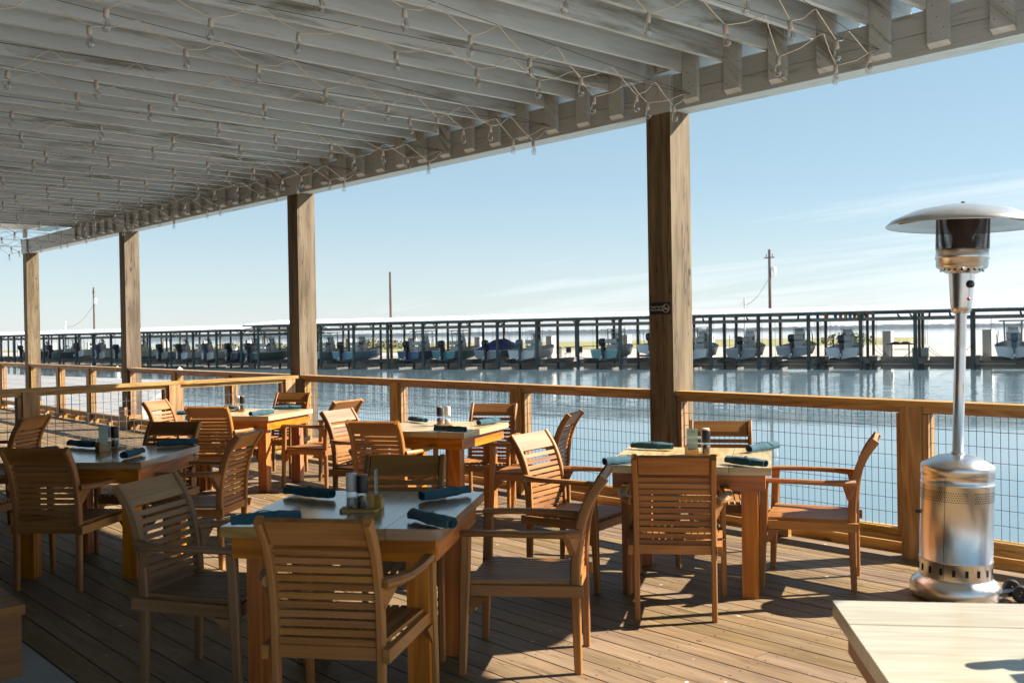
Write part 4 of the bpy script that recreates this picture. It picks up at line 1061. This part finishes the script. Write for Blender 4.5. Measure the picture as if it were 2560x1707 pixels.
def wire(a, c, sag, lab, r=.02):
    a = Vector(a); c = Vector(c); b = MB(); P = []
    for k in range(17): f = k / 16; P.append(a.lerp(c, f) - Vector((0, 0, sag * 4 * f * (1 - f))))
    b.tube(P, r, 4); tag(b.build('power_line', M['cable']), lab, 'power line')
wire((-143.9, 48.4, 6.6), (-130.9, 40.5, 3.2), .9, 'slack service wire from the left utility pole to its service post', .03)
wire((-49.3, 72.7, 6.0), (-53.7, 75.2, 3.7), .5, 'slack service wire from the right utility pole to its service post', .02)
# white topped pilings by the lot
for x, y, nm in ((-57.7, 19.2, 'leftmost'), (-54.5, 19.5, 'middle'), (-48.9, 20.6, 'right hand')):
    b = MB(); b.lathe([(.14, -1.8), (.14, -.06), (.17, -.06), (.17, -.03), (0, .12)], 14, (x, y, 0), smooth=False)
    tag(b.build('white_piling', M['stucco']), '%s white piling with pointed cap beyond the walkway rail' % nm, 'piling', 'white capped pilings')

# scrub bushes, dock furniture
def bush(x, y, z, r, lab):
    rr = random.Random(int(x * 7 + y)); b = MB()
    for k in range(420):
        a = rr.random() * 2 * PI; u_ = rr.random() ** .5; zz = rr.random() ** .8 * r * .75 * (1 - .55 * u_ * u_); c = Vector((r * 1.7 * u_ * math.cos(a), r * u_ * math.sin(a), zz)); sz = r * rr.uniform(.06, .13)
        n = Vector((rr.gauss(0, 1), rr.gauss(0, 1), rr.gauss(0, 1))).normalized(); e = n.orthogonal().normalized() * sz; f = n.cross(e) * .6
        b.add([c - e, c + f, c + e, c - f], [(0, 1, 2, 3)], [[(0, 0)] * 4])
    o = b.build('bush', M['bush']); o.location = (x, y, z); tag(o, lab, 'bush')
bush(-134, 63.6, LZ, 2.2, 'low tan bush beyond the right end of left shed'); bush(-144, 76.6, LZ, 2.0, 'low scrub bush beyond the dark green skiff')
bush(-134.9, 88.3, LZ, 2.4, 'scrub bush on the bank left of the middle pole'); bush(-137.4, 93.8, LZ, 2.2, 'scrub bush on the bank right of the middle pole')
bush(-75.2, 130, LZ, 2.4, 'scrub bush behind the white centre console near empty slips'); bush(-104.4, 130.4, LZ, 2.0, 'small scrub bush near the signed post')
t = thing('cleaning_table', 'dark fish cleaning table on the quay behind the empty slips', 'table', (-36.9, 71.2, LZ), .39)
b = MB(); b.box((0, 0, 1.02), (1.9, .7, .08)); b.build('top', M['black'], t)
b = MB()
for x in (-.6, .6): b.box((x, 0, .5), (.07, .5, .98))
b.box((0, 0, .62), (1.2, .1, .05)); b.build('trestle', M['cable'], t)
b = MB()
for x in (-.35, .35): b.lathe([(.36, 1.06), (.33, 1.14), (.16, 1.2), (0, 1.21)], 14, (x, 0, 0))
b.build('basin_lid', M['black'], t)
t = thing('storage_box', 'white dock storage box beside the fish cleaning table', 'storage box', (-35.7, 71.9, LZ), .39); b = MB(); b.box((0, 0, .34), (1.1, .7, .66)); b.build('body', M['stucco'], t, bevel=.02); b = MB(); b.box((0, 0, .70), (1.16, .76, .06)); b.build('lid', M['stucco'], t, bevel=.02)
t = thing('dock_bench', 'small dark bench on the quay beside the white runabout', 'bench', (-66.7, 63.9, LZ), .39); b = MB(); b.box((0, 0, .95), (1.5, .6, .07)); b.build('top', M['greywood'], t)
b = MB()
for x in (-.6, .6): b.box((x, 0, .46), (.09, .4, .92))
b.box((0, 0, .45), (1.3, .08, .07)); b.build('frame', M['greywood'], t)
for i, dx in enumerate((-.55, .55)):
    t = thing('dock_chair', '%s dark folding chair on the quay left of the aqua boat' % ('left' if i == 0 else 'right'), 'chair', (-64.1 + dx * .92, 63.7 + dx * .39, LZ), .39 + PI)
    b = MB(); b.box((0, 0, .42), (.5, .46, .04)); b.build('seat', M['strap'], t); b = MB(); b.box((0, -.24, .72), (.5, .04, .5)); b.build('backrest', M['strap'], t)
    b = MB()
    for x in (-.23, .23):
        b.bar((x, -.24, 0), (x, .2, .42), .03, .03); b.bar((x, .24, 0), (x, -.2, .42), .03, .03)
    b.build('leg_frame', M['alu'], t)
# coloured buckets and birds on the shed beam
cols = [('orange', (.60, .16, .04)), ('blue', (.03, .12, .40)), ('orange', (.6, .17, .06)), ('yellow', (.6, .38, .05)), ('blue', (.05, .15, .38)), ('red', (.5, .03, .04)), ('yellow', (.6, .36, .04)), ('green', (.15, .36, .16)), ('red', (.55, .04, .05))]
ss = [51.3, 51.9, 52.25, 52.6, 52.9, 53.2, 53.45, 53.75, 53.98]; seen = {}
for (cn, c), s in zip(cols, ss):
    b = MB(); b.lathe([(0, 0), (.09, 0), (.135, .24), (.145, .25), (.13, .25), (.085, .02)], 12); o = b.build('bucket', plain('bucket_' + cn, c, .5)); o.location = p1(s, .12, 2.232)
    seen[cn] = seen.get(cn, 0) + 1
    tag(o, '%s %s bucket in the coloured row on the shed beam' % ({1: 'first', 2: 'second'}[seen[cn]], cn), 'bucket', 'coloured buckets on the shed beam')
bm_ = MB(); bm_.loft([[Vector((.05 * k_ * math.cos(a), y_, .06 + .045 * k_ * math.sin(a) + dz_)) for a in [2 * PI * q / 8 for q in range(8)]] for y_, k_, dz_ in ((-.24, .15, -.06), (-.12, .6, -.02), (0, 1.2, 0), (.08, 1.1, .04), (.12, .75, .09), (.16, .7, .12), (.19, .3, .12), (.24, .05, .115))], closed=True, cap0=True, cap1=True)
bi0 = None
for i, (s, a) in enumerate(((42.3, 1), (45.6, 2), (49.3, .4), (56.1, 1.4), (56.9, 2.2), (58.1, .3), (59.4, 1), (60.1, 2.5), (63.7, .8))):
    o = bm_.build('bird', M['bird']) if bi0 is None else bi0.copy()
    if bi0 is not None: COL.objects.link(o)
    else: bi0 = o
    o.location = p1(s, .12, 2.225); o.rotation_euler = (R(25), 0, a); o.scale = (1.25,) * 3; tag(o, 'small dark bird perched on the beam under the right shed roof', 'bird', 'birds on the shed beam')

# ------------------------------------------------------------------ thin sea haze
m, nt_, out_ = newmat('sea_haze'); N = NT(nt_)
pv = N.n('ShaderNodeVolumePrincipled'); pv.inputs['Color'].default_value = (.86, .92, 1, 1); pv.inputs['Density'].default_value = .0001; pv.inputs['Anisotropy'].default_value = .3
N.link(pv.outputs[0], out_.inputs['Volume'])
b = MB(); b.box((-1300, 1300, 4.5), (6000, 6000, 14)); struct(b.build('haze', m), 'stuff')
